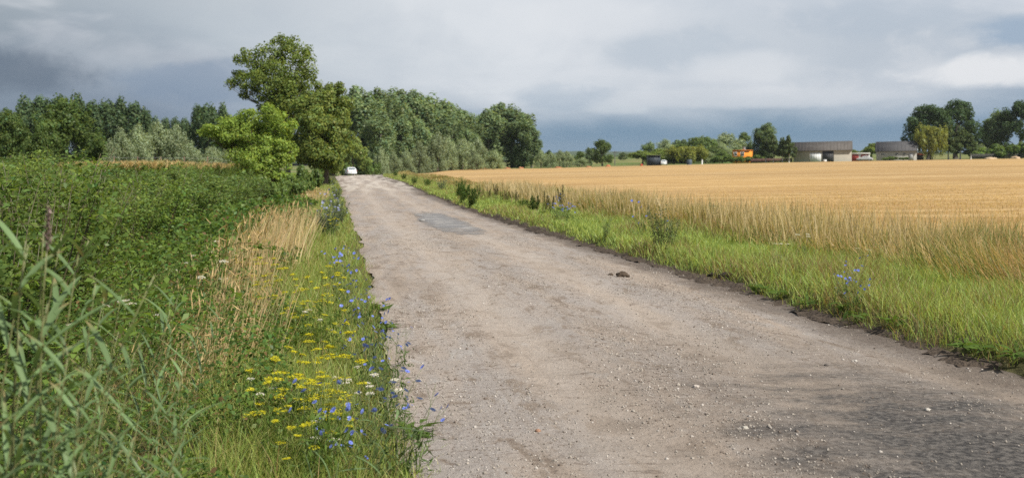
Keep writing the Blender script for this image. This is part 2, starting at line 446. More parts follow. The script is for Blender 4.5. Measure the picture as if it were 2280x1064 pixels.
# ------------------------------------------------------------------ stubble field
FT = [(-.115, 175), (-.106, 230), (-.08, 290), (.027, 248), (.14, 262), (.2, 270), (.28, 280), (.514, 280), (1.0, 260), (2.4, 160)]
def field_far(t): return np.interp(t, [a for a, _ in FT], [b for _, b in FT])
FIELD_U = 4.5
def field_near(t):
    t = np.atleast_1d(t); out = np.zeros_like(t)
    for i, a in enumerate(t):
        Y = 2.0
        Ys = np.geomspace(.8, 200, 900)
        ok = a * Ys - XR(Ys) > FIELD_U
        out[i] = Ys[np.argmax(ok)] if ok.any() else 170
    return out
def field_z(X, Y):
    return G(X, Y) + .05
def field():
    t = np.concatenate([np.linspace(-.113, .6, 150), np.linspace(.62, 2.4, 40)])
    y0 = field_near(t); y1 = np.maximum(field_far(t), y0 + 2)
    s = np.linspace(0, 1, 140) ** 1.8
    YY = y0[:, None] + (y1 - y0)[:, None] * s[None]
    XX = t[:, None] * YY
    ZZ = field_z(XX, YY)
    m = MB(); m.add(np.stack([XX, YY, ZZ], -1).reshape(-1, 3), grid_faces(len(t), len(s))[:, ::-1])
    mat, nt = newmat('stubble'); N = NT(nt)
    g = N.n('ShaderNodeNewGeometry'); mp = N.n('ShaderNodeMapping'); N.l(g.outputs['Position'], mp.inputs['Vector'])
    mp.inputs['Rotation'].default_value = (0, 0, R(7))
    P = mp.outputs[0]
    rows = N.noise(N.scale(P, (.03, .55, 1)), 1.0, 5, .62, .15)
    rows2 = N.noise(N.scale(P, (.05, 2.6, 1)), 1.0, 4, .6, .1)
    mid = N.noise(N.scale(P, (.5, 1.6, 1)), 1.0, 6, .65)
    fine = N.noise(N.scale(P, (6, 14, 1)), 1.0, 5, .7)
    c = N.mix(N.mapr(rows, .41, .60), (.37, .24, .105), (.53, .385, .205))
    c = N.mix(N.mapr(rows2, .48, .62, 0, .85), c, (.30, .19, .08))
    c = N.mix(N.mapr(rows2, .28, .42, .5, 0), c, (.58, .435, .25))
    c = N.mix(N.mapr(mid, .5, .68, 0, .45), c, (.31, .2, .085))
    c = N.mix(N.mapr(fine, .3, .46, .7, 0), c, (.27, .16, .065))
    c = N.mix(N.mapr(fine, .54, .7, 0, .5), c, (.58, .45, .27))
    rows3 = N.noise(N.scale(P, (.004, .09, 1)), 1.0, 5, .7, .1)
    c = N.mix(N.mapr(rows3, .52, .60, 0, .75), c, (.32, .2, .085))
    big = N.noise(P, .02, 3)
    c = N.mix(N.mapr(big, .4, .62, 0, .3), c, (.56, .36, .14))
    p = N.n('ShaderNodeBsdfPrincipled'); N.l(c, p.inputs['Base Color']); p.inputs['Roughness'].default_value = .9; p.inputs['Specular IOR Level'].default_value = .15
    b = N.n('ShaderNodeBump'); b.inputs['Strength'].default_value = .8; b.inputs['Distance'].default_value = .06; N.l(N.math('ADD', fine, rows2), b.inputs['Height']); N.l(b.outputs[0], p.inputs['Normal'])
    o = N.n('ShaderNodeOutputMaterial'); N.l(p.outputs[0], o.inputs[0])
    tag(m.build('stubble_field', mat, smooth=True), kind='structure')
    # standing straw stubs in drilled rows
    n = 150000
    Y = np.exp(rng.uniform(np.log(7), np.log(48), n)); tt = rng.uniform(-.1, .9, n); X = tt * Y
    a = R(-7); v = -X * math.sin(a) + Y * math.cos(a); w = X * math.cos(a) + Y * math.sin(a)
    v = np.round(v / .25) * .25 + rng.normal(0, .03, n)
    X = w * math.cos(a) - v * math.sin(a); Y = w * math.sin(a) + v * math.cos(a)
    ok = (X - XR(Y) > FIELD_U - .2) & (Y > 4) & (Y < field_far(X / np.maximum(Y, 1)) - 2)
    X = X[ok]; Y = Y[ok]; k = len(X)
    tint = np.array([.46, .335, .165]) * rng.uniform(.6, 1.2, (k, 1)) * (1 + rng.normal(0, .05, (k, 3)))
    m = MB()
    blades(m, np.column_stack([X, Y, field_z(X, Y) - .02]), rng.uniform(.05, .13, k) * np.interp(Y, [20, 48], [1, .5]), np.maximum(.006, .00055 * Y), rng.uniform(0, .35, k), rng.uniform(0, .1, k), tint, 2)
    # loose lying straw
    n2 = 30000
    Y = np.exp(rng.uniform(np.log(7), np.log(60), n2)); X = rng.uniform(-.1, .62, n2) * Y
    ok = (X - XR(Y) > FIELD_U - .2); X = X[ok]; Y = Y[ok]; k = len(X)
    tint = np.array([.50, .38, .20]) * rng.uniform(.7, 1.15, (k, 1)) * np.ones((1, 3))
    blades(m, np.column_stack([X, Y, field_z(X, Y) + .04]), rng.uniform(.1, .3, k), np.maximum(.005, .0006 * Y), rng.uniform(2, 6, k), rng.uniform(0, .3, k), tint, 2)
    tag(m.build('straw_stubble', M_GRASS), 'short cut straw standing and lying on the golden stubble field', 'straw', kind='stuff')

# ------------------------------------------------------------------ blades and leaves
def blades(m, P, h, w, lean, curve, tint, segs=3, ang=None, face=None, wpow=.75, tipcol=None):
    """grass blades: P (n,3) roots, lean/curve as fractions of the height"""
    n = len(P)
    if n == 0: return
    h = np.broadcast_to(h, n); w = np.broadcast_to(w, n); lean = np.broadcast_to(lean, n); curve = np.broadcast_to(curve, n)
    ang = rng.uniform(0, 2 * math.pi, n) if ang is None else np.broadcast_to(ang, n)
    face = rng.uniform(0, 2 * math.pi, n) if face is None else np.broadcast_to(face, n)
    D = np.column_stack([np.cos(ang), np.sin(ang), np.zeros(n)])
    S = np.column_stack([np.cos(face), np.sin(face), np.zeros(n)])
    t = np.linspace(0, 1, segs + 1)
    nl = np.sqrt(1 + lean ** 2)
    rows = []
    for q in t:
        off = (lean / nl * q + curve * q * q) * h
        up = (q / nl - .35 * curve * q * q) * h
        c = P + D * off[:, None]; c = c + np.array([0, 0, 1.0]) * up[:, None]
        if q < 1:
            ww = w * ((1 - q) ** wpow if q > 0 else .75) * .5
            rows += [c - S * ww[:, None], c + S * ww[:, None]]
        else: rows.append(c)
    V = np.stack(rows, 1)                       # n, 2*segs+1, 3
    k = 2 * segs + 1
    b = (np.arange(n) * k)[:, None]
    Q = []
    for i in range(segs - 1):
        Q.append(b + np.array([[2 * i, 2 * i + 1, 2 * i + 3, 2 * i + 2]]))
    T = b + np.array([[2 * segs - 2, 2 * segs - 1, 2 * segs]])
    tint = np.asarray(tint, float)
    if tint.ndim == 1: tint = np.broadcast_to(tint, (n, 3))
    TT = np.repeat(tint[:, None, :], k, 1)
    if tipcol is not None:
        f = np.repeat(t, 2)[:k][None, :, None] ** 1.5
        TT = TT * (1 - f) + np.asarray(tipcol)[None, None] * f if np.asarray(tipcol).ndim == 1 else TT * (1 - f) + tipcol[:, None] * f
    m.add(V.reshape(-1, 3), np.concatenate(Q) if Q else None, T, TT.reshape(-1, 3))

def norm(v): return v / (np.linalg.norm(v, axis=-1, keepdims=True) + 1e-9)

def cards(m, C, Nn, L, W, tint, tang=None):
    n = len(C)
    L = np.broadcast_to(L, n)[:, None]; W = np.broadcast_to(W, n)[:, None]
    Nn = norm(Nn)
    t = rng.normal(size=(n, 3)) if tang is None else tang + rng.normal(size=(n, 3)) * .25
    t = norm(t - Nn * (t * Nn).sum(1, keepdims=True))
    b = np.cross(Nn, t)
    V = np.stack([C - t * L * .5, C + b * W * .5 - t * L * .06 + Nn * W * .14, C + t * L * .5 - Nn * L * .06, C - b * W * .5 - t * L * .06 + Nn * W * .14], 1)
    Q = np.arange(n * 4).reshape(-1, 4)
    tint = np.asarray(tint, float)
    if tint.ndim == 1: tint = np.broadcast_to(tint, (n, 3))
    m.add(V.reshape(-1, 3), Q, None, np.repeat(tint, 4, 0))

def sph(n):
    return norm(rng.normal(size=(n, 3)))

def crown(m, lobes, n, size, col, sub=10, subr=.42, aspect=.62, up=.35, rnd=.75, shell=.55, drop=.0, var=.16, hue=.0, stretch=1.0):
    """leaf sprays over clumps sitting on ellipsoid lobes (cx,cy,cz,rx,ry,rz)"""
    L = np.asarray(lobes, float)
    S = []
    for l in L:
        c, r = l[:3], l[3:6]
        d = sph(sub)
        k = rng.uniform(.7, 1.3, (sub, 1)) * subr
        cc = c + d * r * (1 - k * .75)
        rr = r[None] * k; rr[:, 2] *= stretch
        S.append(np.column_stack([cc, rr, rng.uniform(1 - var, 1 + var, sub)]))
        S.append(np.array([[*c, *(r * .62), 1.0]]))
    S = np.concatenate(S)
    wgt = (S[:, 3] * S[:, 4] * S[:, 5]) ** (2 / 3); wgt /= wgt.sum()
    k = rng.choice(len(S), n, p=wgt); s = S[k]
    d = sph(n)
    rad = 1 - (1 - shell) * rng.random(n) ** 1.5
    P = s[:, :3] + d * s[:, 3:6] * rad[:, None] * rng.uniform(.9, 1.12, (n, 1))
    Nn = d * 1.25 + np.array([0, 0, up * .8]) + rng.normal(size=(n, 3)) * rnd * .55
    tint = np.asarray(col)[None] * s[:, 6:7] * rng.uniform(.78, 1.22, (n, 1))
    if hue: tint = tint * (1 + rng.normal(0, hue, (n, 1)) * np.array([[1.0, .2, -.6]]))
    tang = None
    if drop: tang = np.tile(np.array([[0, 0, -drop]]), (n, 1)) + rng.normal(size=(n, 3)) * .4
    sz = size * rng.uniform(.65, 1.35, n)
    cards(m, P, Nn, sz, sz * aspect, np.clip(tint, 0.004, 1), tang)

def trunk(m, h, r, lobes, lean=(0, 0), col=(.10, .085, .07), sides=7, limbs=True, fork=.35):
    z = np.linspace(-.4, h, 9)
    q = np.clip(z / h, 0, 1)
    pts = np.column_stack([lean[0] * q ** 1.4 + r * .5 * np.sin(q * 5), lean[1] * q ** 1.4 + r * .4 * np.cos(q * 4) - r * .4, z])
    rad = r * (1 - .86 * q) * (1 + .5 * np.exp(-np.maximum(z, 0) / (r * 2.5)))
    m.tube(pts, rad, sides, col)
    if limbs:
        for l in lobes:
            c = np.array(l[:3], float)
            zq = max(h * .14, min(h * .92, c[2] - (.5 + fork) * np.hypot(c[0], c[1]) - .15 * l[5]))
            k = np.interp(zq, z, np.arange(9)); k0 = int(min(k, 7)); s = pts[k0] + (pts[k0 + 1] - pts[k0]) * (k - k0)
            mid = (s + c) / 2 + np.array([0, 0, .05 * h]) + rng.normal(0, .03 * h, 3) * .5
            rr = max(.02, r * (1 - .86 * zq / h) * .55)
            m.tube([s, (s + mid) / 2 + rng.normal(0, .01 * h, 3), mid, c], [rr, rr * .8, rr * .55, rr * .2], 5, col)
            for _ in range(3):
                e = c + sph(1)[0] * np.array(l[3:6]) * .8
                m.tube([mid, (mid + e) / 2 + rng.normal(0, .01 * h, 3), e], [rr * .5, rr * .3, rr * .08], 4, col)

# ------------------------------------------------------------------ far trees: a few individuals of each kind, reused with their own turn and size
KINDS = {}
def add_kind(kind, H, W, mk, n=3):
    out = []
    for i in range(n):
        parts = mk(i)
        me = parts[1][1]; co = np.zeros(len(me.vertices) * 3, np.float32); me.vertices.foreach_get('co', co); co = co.reshape(-1, 3)
        h = np.percentile(co[:, 2], 99.3); w = 2 * np.percentile(np.abs(co[:, 0]), 97.5)
        out.append((parts, h, w))
    KINDS[kind] = out
def mk_poplar(i, col=(.145, .198, .104)):
    H, W = 22., 9.
    lobes = []
    for k in range(9):
        a = k * 2.4 + i; rr = W * .30 * (k % 3) / 1.7
        top = H * (1 - .07 * (k % 3) - rng.uniform(0, .06))
        lobes.append((rr * math.cos(a), rr * math.sin(a), top - H * .14, W * .21, W * .21, H * .14))
    for k in range(17):
        a = k * 2.4 + i; rr = W * rng.uniform(.16, .33); z = H * (.10 + .56 * ((k * 7) % 17) / 16)
        lobes.append((rr * math.cos(a), rr * math.sin(a), z, W * .2, W * .2, H * .13))
    m = MB(); crown(m, lobes, 9500, .58, col, 8, .46, .66, .35, .7, .6, var=.26, hue=.12, stretch=1.15)
    t = MB(); trunk(t, H * .85, .34, lobes[::3], col=(.13, .12, .10))
    return [('trunk', t.mesh('trunk', M_BARK, True)), ('crown', m.mesh('crown', M_LEAF))]
def mk_willow(i):
    H, W = 9., 9.
    lobes = []
    for k in range(11):
        a = k * 2.4 + i; rr = W * .33 * math.sqrt((k % 6) / 5); z = H * (.78 - .42 * (rr / (W * .33)) ** 2 * rng.uniform(.6, 1.2))
        lobes.append((rr * math.cos(a), rr * math.sin(a), z, W * .19, W * .19, H * .22))
    for k in range(6):
        a = k * 1.05 + i; lobes.append((W * .33 * math.cos(a), W * .33 * math.sin(a), H * .22, W * .17, W * .17, H * .2))
    m = MB(); crown(m, lobes, 6000, .42, (.215, .262, .165), 9, .44, .5, .5, .6, .65, var=.16, hue=.06, drop=.4)
    t = MB(); trunk(t, H * .6, .3, lobes[:6])
    return [('trunk', t.mesh('trunk', M_BARK, True)), ('crown', m.mesh('crown', M_LEAF))]
def mk_round(i, n=6500, sz=.42, col=(.105, .150, .052)):
    H, W = 10., 8.
    lobes = []
    for k in range(10):
        a = k * 2.4 + i; rr = W * .29 * math.sqrt((k % 5) / 4); z = H * (.80 - .40 * (k % 5) / 4 * rng.uniform(.3, 1.3))
        lobes.append((rr * math.cos(a), rr * math.sin(a), z, W * .2, W * .2, H * .17))
    for k in range(6):
        a = k * 1.05 + i; lobes.append((W * .3 * math.cos(a), W * .3 * math.sin(a), H * rng.uniform(.2, .3), W * .17, W * .17, H * .16))
    m = MB(); crown(m, lobes, n, sz, col, 9, .42, .62, .35, .7, .6, var=.22, hue=.12)
    t = MB(); trunk(t, H * .7, .25, lobes[:6])
    return [('trunk', t.mesh('trunk', M_BARK, True)), ('crown', m.mesh('crown', M_LEAF))]
def mk_lime(i):
    p = []
    H, W = 8., 7.
    lobes = []
    for k in range(12):
        a = k * 2.4 + i; rr = W * .31 * math.sqrt((k % 6) / 5); z = H * (.80 - .5 * (k % 6) / 5 * rng.uniform(.3, 1.2))
        lobes.append((rr * math.cos(a), rr * math.sin(a), z, W * .19, W * .19, H * .17))
    m = MB(); crown(m, lobes, 7500, .34, (.170, .220, .064), 9, .42, .6, .35, .7, .6, var=.2, hue=.12)
    t = MB(); trunk(t, H * .7, .2, lobes[:5])
    return [('trunk', t.mesh('trunk', M_BARK, True)), ('crown', m.mesh('crown', M_LEAF))]
def mk_weeping(i):
    H, W = 9., 8.
    lobes = [(0, 0, H * .82, W * .26, W * .26, H * .16)]
    for k in range(9):
        a = k * .7 + i; rr = W * .33; lobes.append((rr * math.cos(a), rr * math.sin(a), H * rng.uniform(.42, .6), W * .15, W * .15, H * .33))
    m = MB(); crown(m, lobes, 6500, .5, (.20, .22, .06), 8, .38, .4, .3, .5, .65, var=.16, hue=.08, drop=1.4, stretch=1.7)
    t = MB(); trunk(t, H * .7, .28, lobes[:4])
    return [('trunk', t.mesh('trunk', M_BARK, True)), ('crown', m.mesh('crown', M_LEAF))]
def mk_birch(i):
    H, W = 9., 4.
    lobes = []
    for k in range(9):
        z = H * (.32 + .62 * k / 8); rr = W * .24 * (1.1 - k / 8); a = k * 2.4 + i
        lobes.append((rr * math.cos(a), rr * math.sin(a), z, W * (.28 - .14 * k / 8), W * (.28 - .14 * k / 8), H * .13))
    m = MB(); crown(m, lobes, 4200, .36, (.085, .118, .052), 8, .42, .5, .3, .6, .5, var=.2, hue=.1, drop=.9, stretch=1.3)
    t = MB(); trunk(t, H * .93, .10, lobes[::2], col=(.55, .53, .50))
    return [('trunk', t.mesh('trunk', M_BARK, True)), ('crown', m.mesh('crown', M_LEAF))]
def mk_spruce(i):
    H, W = 12., 5.
    m = MB()
    for k in range(26):
        q = k / 25; z = H * (.08 + .9 * q); r = W * .5 * (1 - q) ** .85 + .12
        n = int(40 + 190 * (1 - q)); a = rng.uniform(0, 6.283, n); rad = r * np.sqrt(rng.uniform(.15, 1, n)) * (1 + .18 * np.sin(a * 5 + k * 1.7))
        P = np.column_stack([rad * np.cos(a), rad * np.sin(a), z - .38 * rad + rng.normal(0, .1, n)])
        cards(m, P, np.column_stack([np.cos(a) * .6, np.sin(a) * .6, np.ones(n)]) + rng.normal(size=(n, 3)) * .4, .5, .2, np.array([.036, .062, .034]) * rng.uniform(.7, 1.3, (n, 1)),
              np.column_stack([np.cos(a), np.sin(a), -.5 * np.ones(n)]))
    t = MB(); trunk(t, H * .96, .2, [], limbs=False)
    return [('trunk', t.mesh('trunk', M_BARK, True)), ('crown', m.mesh('crown', M_LEAF))]
def mk_great(i):
    H, W = 17., 13.
    lobes = []
    for k in range(15):
        a = k * 2.4 + i; rr = W * .34 * math.sqrt((k % 8) / 7); z = H * (.82 - .42 * ((k % 8) / 7) ** 1.4 * rng.uniform(.7, 1.15))
        lobes.append((rr * math.cos(a), rr * math.sin(a), z, W * .17, W * .17, H * .13))
    for k in range(5):
        a = k * 1.25 + i; lobes.append((W * .34 * math.cos(a), W * .34 * math.sin(a), H * rng.uniform(.3, .42), W * .13, W * .13, H * .11))
    m = MB(); crown(m, lobes, 9500, .5, (.054, .090, .042), 10, .42, .62, .35, .7, .6, var=.22, hue=.08)
    t = MB(); trunk(t, H * .7, .5, lobes[::2], col=(.08, .07, .06))
    return [('trunk', t.mesh('trunk', M_BARK, True)), ('crown', m.mesh('crown', M_LEAF))]
def mk_shrub_far(i):
    H, W = 3., 4.
    lobes = [(W * .28 * math.cos(k * 2.1 + i), W * .28 * math.sin(k * 2.1 + i), H * rng.uniform(.3, .7), W * .22, W * .22, H * .3) for k in range(7)]
    m = MB(); crown(m, lobes, 3400, .28, (.115, .170, .05), 8, .42, .6, .35, .7, .6, var=.22, hue=.12)
    t = MB(); trunk(t, H * .5, .07, lobes[:4])
    return [('trunk', t.mesh('trunk', M_BARK, True)), ('crown', m.mesh('crown', M_LEAF))]

def make_kinds():
    add_kind('poplar_tree', 22., 9., mk_poplar, 4)
    add_kind('cloud_shaded_poplar', 22., 9., lambda i: mk_poplar(i + 7, (.078, .122, .058)), 3)  # same poplar, cloud shadow over the left wood painted into darker leaves
    add_kind('willow_tree', 9., 9., mk_willow, 3)
    add_kind('broadleaf_tree', 10., 8., mk_round, 3)
    add_kind('mid_green_tree', 10., 8., lambda i: mk_round(i + 4, 12000, .30, (.075, .112, .034)), 2)
    add_kind('lime_green_tree', 8., 7., mk_lime, 2)
    add_kind('weeping_willow', 9., 8., mk_weeping, 1)
    add_kind('birch_tree', 9., 4., mk_birch, 3)
    add_kind('spruce_tree', 12., 5., mk_spruce, 1)
    add_kind('great_tree', 17., 13., mk_great, 2)
    add_kind('shrub', 3., 4., mk_shrub_far, 3)
_cnt = {}
def tree(kind, px, top, wpx, Y, label, cat='tree', group=None, sink=0):
    i = _cnt.get(kind, 0); _cnt[kind] = i + 1
    parts, H, W = KINDS[kind][i % len(KINDS[kind])]
    X = (px - CX) / F * Y
    z = float(G(X, Y)) - sink
    h = CAM_Z - (top - HY) / F * Y - z
    w = wpx / F * Y
    return place(kind, parts, label, cat, (X, Y, z), i * 2.4, (w / W, w / W, h / H), group)

def far_trees():
    T = tree
    # tall wood behind the car, running away to the right
    g = 'tall poplars in the wood behind the car'
    pop = [(800, 200, 95, 235), (838, 206, 90, 240), (868, 214, 80, 246), (880, 205, 100, 262), (912, 208, 90, 258), (938, 216, 95, 262), (965, 222, 85, 268),
           (985, 232, 80, 270), (1008, 236, 80, 275), (1028, 252, 70, 280), (1042, 268, 60, 285)]
    for k, (px, t, w, Y) in enumerate(pop):
        T('poplar_tree', px, t, w, Y, f'tall dark green poplar in the wood right of the car, {ORD[k]} from its left end', group=g)
    for k, (px, t, w, Y) in enumerate([(845, 250, 70, 226), (892, 262, 60, 236), (930, 270, 60, 245), (1005, 268, 60, 256), (1040, 290, 55, 262)]):
        T('poplar_tree', px, t, w, Y, f'lower poplar in front of the tall wood, {ORD[k]} from the left of its front rank', group='lower poplars at the edge of the wood')
    g = 'poplars in the clump at the end of the wood'
    for k, (px, t, w, Y, d) in enumerate([(1086, 248, 62, 290, 'leftmost stem'), (1110, 235, 80, 296, 'tallest top'), (1140, 242, 80, 296, 'broad middle crown'), (1165, 258, 70, 292, 'right shoulder'), (1184, 285, 46, 288, 'low right end')]):
        T('poplar_tree', px, t, w, Y, f'poplar forming the {d} of the separate clump beyond the willows', group=g)
    g = 'silvery willows along the edge of the wood'
    wl = [(850, 332, 34, 214), (874, 340, 40, 218), (906, 338, 40, 222), (934, 318, 48, 232), (975, 298, 56, 240), (1000, 306, 36, 246), (1030, 312, 52, 250), (1063, 312, 54, 252), (1060, 345, 36, 244), (1098, 336, 44, 252)]
    wd = ['small silvery willow just right of the bright round tree', 'low willow left of the grey-white rounded willow', 'low grey willow at the foot of the tall wood left of the domed willow', 'domed pale silver willow in the middle of the wood edge',
          'tall pale willow with upright tops at the wood edge', 'narrow pale willow against the right side of the tall pale willow', 'dull grey-green willow right of the tall pale willow', 'broad dull willow in front of the gap before the poplar clump', 'low rounded willow bush at the foot of the broad dull willow', 'rounded grey willow at the left foot of the poplar clump']
    for (px, t, w, Y), d in zip(wl, wd): T('willow_tree', px, t, w, Y, d, group=g)
    # row of small trees towards the open gap
    sm = [('willow_tree', 1205, 336, 30, 262, 'small grey-green willow at the right foot of the poplar clump'), ('broadleaf_tree', 1222, 336, 26, 275, 'dark little tree behind the row of small willows'),
          ('willow_tree', 1226, 342, 28, 258, 'small sunlit willow second after the poplar clump'), ('willow_tree', 1246, 336, 30, 262, 'left one of the twin silvery willows beyond the field'), ('willow_tree', 1262, 338, 30, 264, 'right one of the twin silvery willows beyond the field'),
          ('broadleaf_tree', 1291, 338, 28, 300, 'small dark round tree left of the spindly poplar'), ('willow_tree', 1296, 352, 34, 285, 'low pale willow bush at the field edge before the spindly poplar'), ('poplar_tree', 1311, 330, 18, 288, 'spindly pale poplar beside the stout lone tree', ),
          ('broadleaf_tree', 1341, 313, 46, 290, 'stout dark lone tree left of the utility pole'), ('broadleaf_tree', 1387, 340, 20, 520, 'tiny round tree far out in the green gap right of the pole')]
    for k, px, t, w, Y, d in sm: T(k, px, t, w, Y, d)
    # trees round the farmstead
    fs = [('lime_green_tree', 1430, 336, 46, 322, 'yellow-green tree at the left end of the farm thicket'), ('poplar_tree', 1447, 318, 24, 350, 'thin grey tree rising behind the dark shed'), ('lime_green_tree', 1470, 332, 44, 335, 'yellow-green tree directly behind the dark shed'),
          ('willow_tree', 1482, 312, 36, 360, 'pale grey-topped tree behind the white parked car'), ('willow_tree', 1500, 340, 40, 325, 'olive willow right of the white parked car'), ('poplar_tree', 1508, 313, 22, 420, 'hazy thin poplar left of the weeping willow top'), ('poplar_tree', 1522, 312, 22, 420, 'hazy thin poplar above the weeping willow'),
          ('weeping_willow', 1528, 326, 66, 318, 'yellowish weeping willow in front of the farm thicket'), ('broadleaf_tree', 1545, 308, 44, 345, 'dark round tree behind the weeping willow'), ('broadleaf_tree', 1568, 306, 44, 350, 'second dark round tree behind the weeping willow, further right'), ('willow_tree', 1572, 336, 34, 322, 'blue-grey bush right of the weeping willow'),
          ('broadleaf_tree', 1590, 328, 40, 330, 'green tree between the weeping willow and the orange house'), ('willow_tree', 1620, 298, 62, 390, 'big hazy grey-green tree behind the orange house'), ('broadleaf_tree', 1655, 297, 50, 400, 'hazy round tree top above the orange house roof'), ('broadleaf_tree', 1608, 338, 24, 300, 'bright green tree covering the left of the orange house'),
          ('lime_green_tree', 1455, 344, 40, 330, 'low yellow-green tree half hidden by the dark shed'), ('broadleaf_tree', 1500, 350, 40, 318, 'low dark green tree between the white parked car and the weeping willow'), ('broadleaf_tree', 1515, 322, 50, 352, 'green tree filling the thicket left of the dark round trees'), ('willow_tree', 1602, 318, 46, 372, 'grey-green tree between the dark round trees and the orange house'),
          ('shrub', 1602, 346, 40, 294, 'dark green bush left of the orange house at the field edge'), ('shrub', 1640, 349, 34, 292, 'green bush in front of the orange house'), ('shrub', 1684, 344, 44, 298, 'trimmed green bush right of the orange house'),
          ('spruce_tree', 1685, 287, 32, 318, 'dark pointed spruce right of the orange house'), ('poplar_tree', 1708, 277, 48, 318, 'tall dark tree between the spruce and the long barn'), ('broadleaf_tree', 1706, 306, 36, 322, 'brownish green tree right of the spruce'),
          ('birch_tree', 1705, 308, 30, 288, 'leftmost white-stemmed birch of the group left of the long barn'), ('birch_tree', 1722, 302, 34, 286, 'second birch of the group left of the long barn'), ('birch_tree', 1742, 308, 30, 286, 'third birch of the group left of the long barn'), ('birch_tree', 1757, 303, 32, 283, 'birch nearest the left end of the long barn'),
          ('lime_green_tree', 1900, 334, 30, 400, 'yellow-green tree top behind the red garages'), ('lime_green_tree', 1942, 320, 40, 312, 'yellow-green tree between the garages and the grey house'), ('broadleaf_tree', 1928, 334, 24, 330, 'small dark tree top above the garage roof'),
          ('shrub', 1982, 349, 34, 281, 'green bush growing against the front of the grey house'), ('shrub', 2012, 350, 22, 281, 'smaller bush at the house front left of its door'),
          ('great_tree', 2068, 236, 98, 305, 'huge dark tree beside the grey house, left of the pair'), ('great_tree', 2128, 226, 92, 318, 'huge dark tree beside the grey house, right of the pair'),
          ('weeping_willow', 2074, 281, 64, 286, 'yellow-green drooping willow right of the grey house'), ('birch_tree', 2112, 280, 52, 290, 'pale birch beside the drooping willow'), ('birch_tree', 2138, 284, 46, 290, 'second birch right of the drooping willow'), ('birch_tree', 2162, 300, 38, 288, 'smaller birch at the right end of the house trees'),
          ('willow_tree', 2186, 322, 30, 320, 'low grey tree in the gap right of the birches'), ('great_tree', 2205, 275, 60, 330, 'dark tree left of the tallest at the right frame edge'), ('poplar_tree', 2222, 250, 60, 325, 'loose-crowned dark tree near the right frame edge'), ('great_tree', 2270, 228, 80, 320, 'tallest dark tree at the right frame edge'),
          ('shrub', 2190, 330, 60, 300, 'dark hedge bush under the loose-crowned tree'), ('shrub', 2235, 322, 60, 298, 'rounded hedge bush at the far right field edge'), ('shrub', 2275, 318, 60, 296, 'last hedge bush cut by the right frame edge')]
    for k, px, t, w, Y, d in fs: T(k, px, t, w * (1.3 if px < 1625 else 1), Y, d, 'bush' if k == 'shrub' else 'tree')
    # left background
    g = 'cloud-shaded poplars in the wood on the left horizon'
    lp = [(15, 250, 70, 205), (55, 226, 70, 210), (90, 222, 66, 212), (130, 220, 70, 212), (170, 220, 70, 212), (205, 232, 60, 212), (235, 230, 62, 214), (268, 228, 66, 214), (298, 234, 60, 214), (318, 246, 44, 214)]
    for k, (px, t, w, Y) in enumerate(lp): T('cloud_shaded_poplar', px, t, w, Y, f'cloud-shaded poplar in the left horizon wood, {ORD[k]} from the left frame edge', group=g, sink=1)
    g = 'distant poplars in the low gap on the left'
    for k, (px, t, w, Y) in enumerate([(345, 268, 40, 330), (368, 268, 40, 330), (390, 268, 40, 330), (410, 272, 40, 330)]):
        T('cloud_shaded_poplar', px, t, w, Y, f'distant low poplar over the pale willows, {ORD[k]} from the left', group=g, sink=1)
    g = 'poplars left of the roadside tree group'
    for k, (px, t, w, Y) in enumerate([(440, 240, 50, 230), (466, 238, 56, 228), (496, 240, 50, 230), (530, 262, 60, 232)]):
        T('cloud_shaded_poplar', px, t, w, Y, f'cloud-shaded poplar behind the bright roadside bush, {ORD[k]} from the left', group=g, sink=1)
    g = 'pale willows beyond the maize'
    for k, (px, t, w, Y) in enumerate([(232, 318, 46, 138), (268, 290, 62, 142), (310, 284, 64, 146), (352, 276, 80, 150), (392, 284, 64, 150), (425, 318, 54, 146), (470, 330, 60, 150), (515, 322, 50, 152)]):
        T('willow_tree', px, t, w, Y, f'pale grey-green willow beyond the maize, {ORD[k]} from the left', group=g)
    T('mid_green_tree', 140, 230, 150, 92, 'big mid-green tree standing left of the pale willows', sink=.3)
    T('mid_green_tree', 20, 255, 90, 84, 'mid-green tree cut by the left frame edge', sink=.3)
    T('mid_green_tree', 92, 284, 80, 76, 'lower green tree between the two big mid-green trees', sink=.3)
    # by the bend in the road
    T('lime_green_tree', 786, 308, 66, 196, 'bright green round tree right behind the white car')
    T('shrub', 828, 360, 34, 196, 'small green bush on the dry bank right of the car', 'bush')
    T('broadleaf_tree', 742, 300, 80, 206, 'shaded tree behind the white car closing the lane', )
    T('broadleaf_tree', 762, 340, 50, 224, 'low shaded tree at the end of the lane behind the car', sink=2)

# ------------------------------------------------------------------ roadside group
def px_lobes(lst, Y, base_pt, depth=.9, jit=.35):
    out = []
    for (px, py, rx, ry) in lst:
        c = ray(px, py, Y); r1 = rx / F * Y; r2 = ry / F * Y
        out.append((c.x - base_pt[0], c.y - base_pt[1] + rng.uniform(-jit, jit) * r1 * 3, c.z - base_pt[2], r1, r1 * depth, r2))
    return out
def near_tree(name, label, basepx, Y, lobes_px, n, size, col, tr, h_top_px, trunk_col, fat=1.0, **kw):
    lobes_px = [(a, b, c, d * fat) for a, b, c, d in lobes_px]
    X = (basepx - CX) / F * Y
    b = (X, Y, float(G(X, Y)))
    L = px_lobes(lobes_px, Y, b)
    m = MB(); crown(m, L, n, size, col, **kw)
    t = MB(); h = CAM_Z - (h_top_px - HY) / F * Y - b[2]
    top = ray(lobes_px[0][0], h_top_px, Y)
    trunk(t, h * .8, tr, L, lean=((top.x - b[0]) * .6, .5), col=trunk_col)
    return place(name, [('trunk', t.mesh('trunk', M_BARK, True)), ('crown', m.mesh('crown', M_LEAF))], label, 'tree', b)

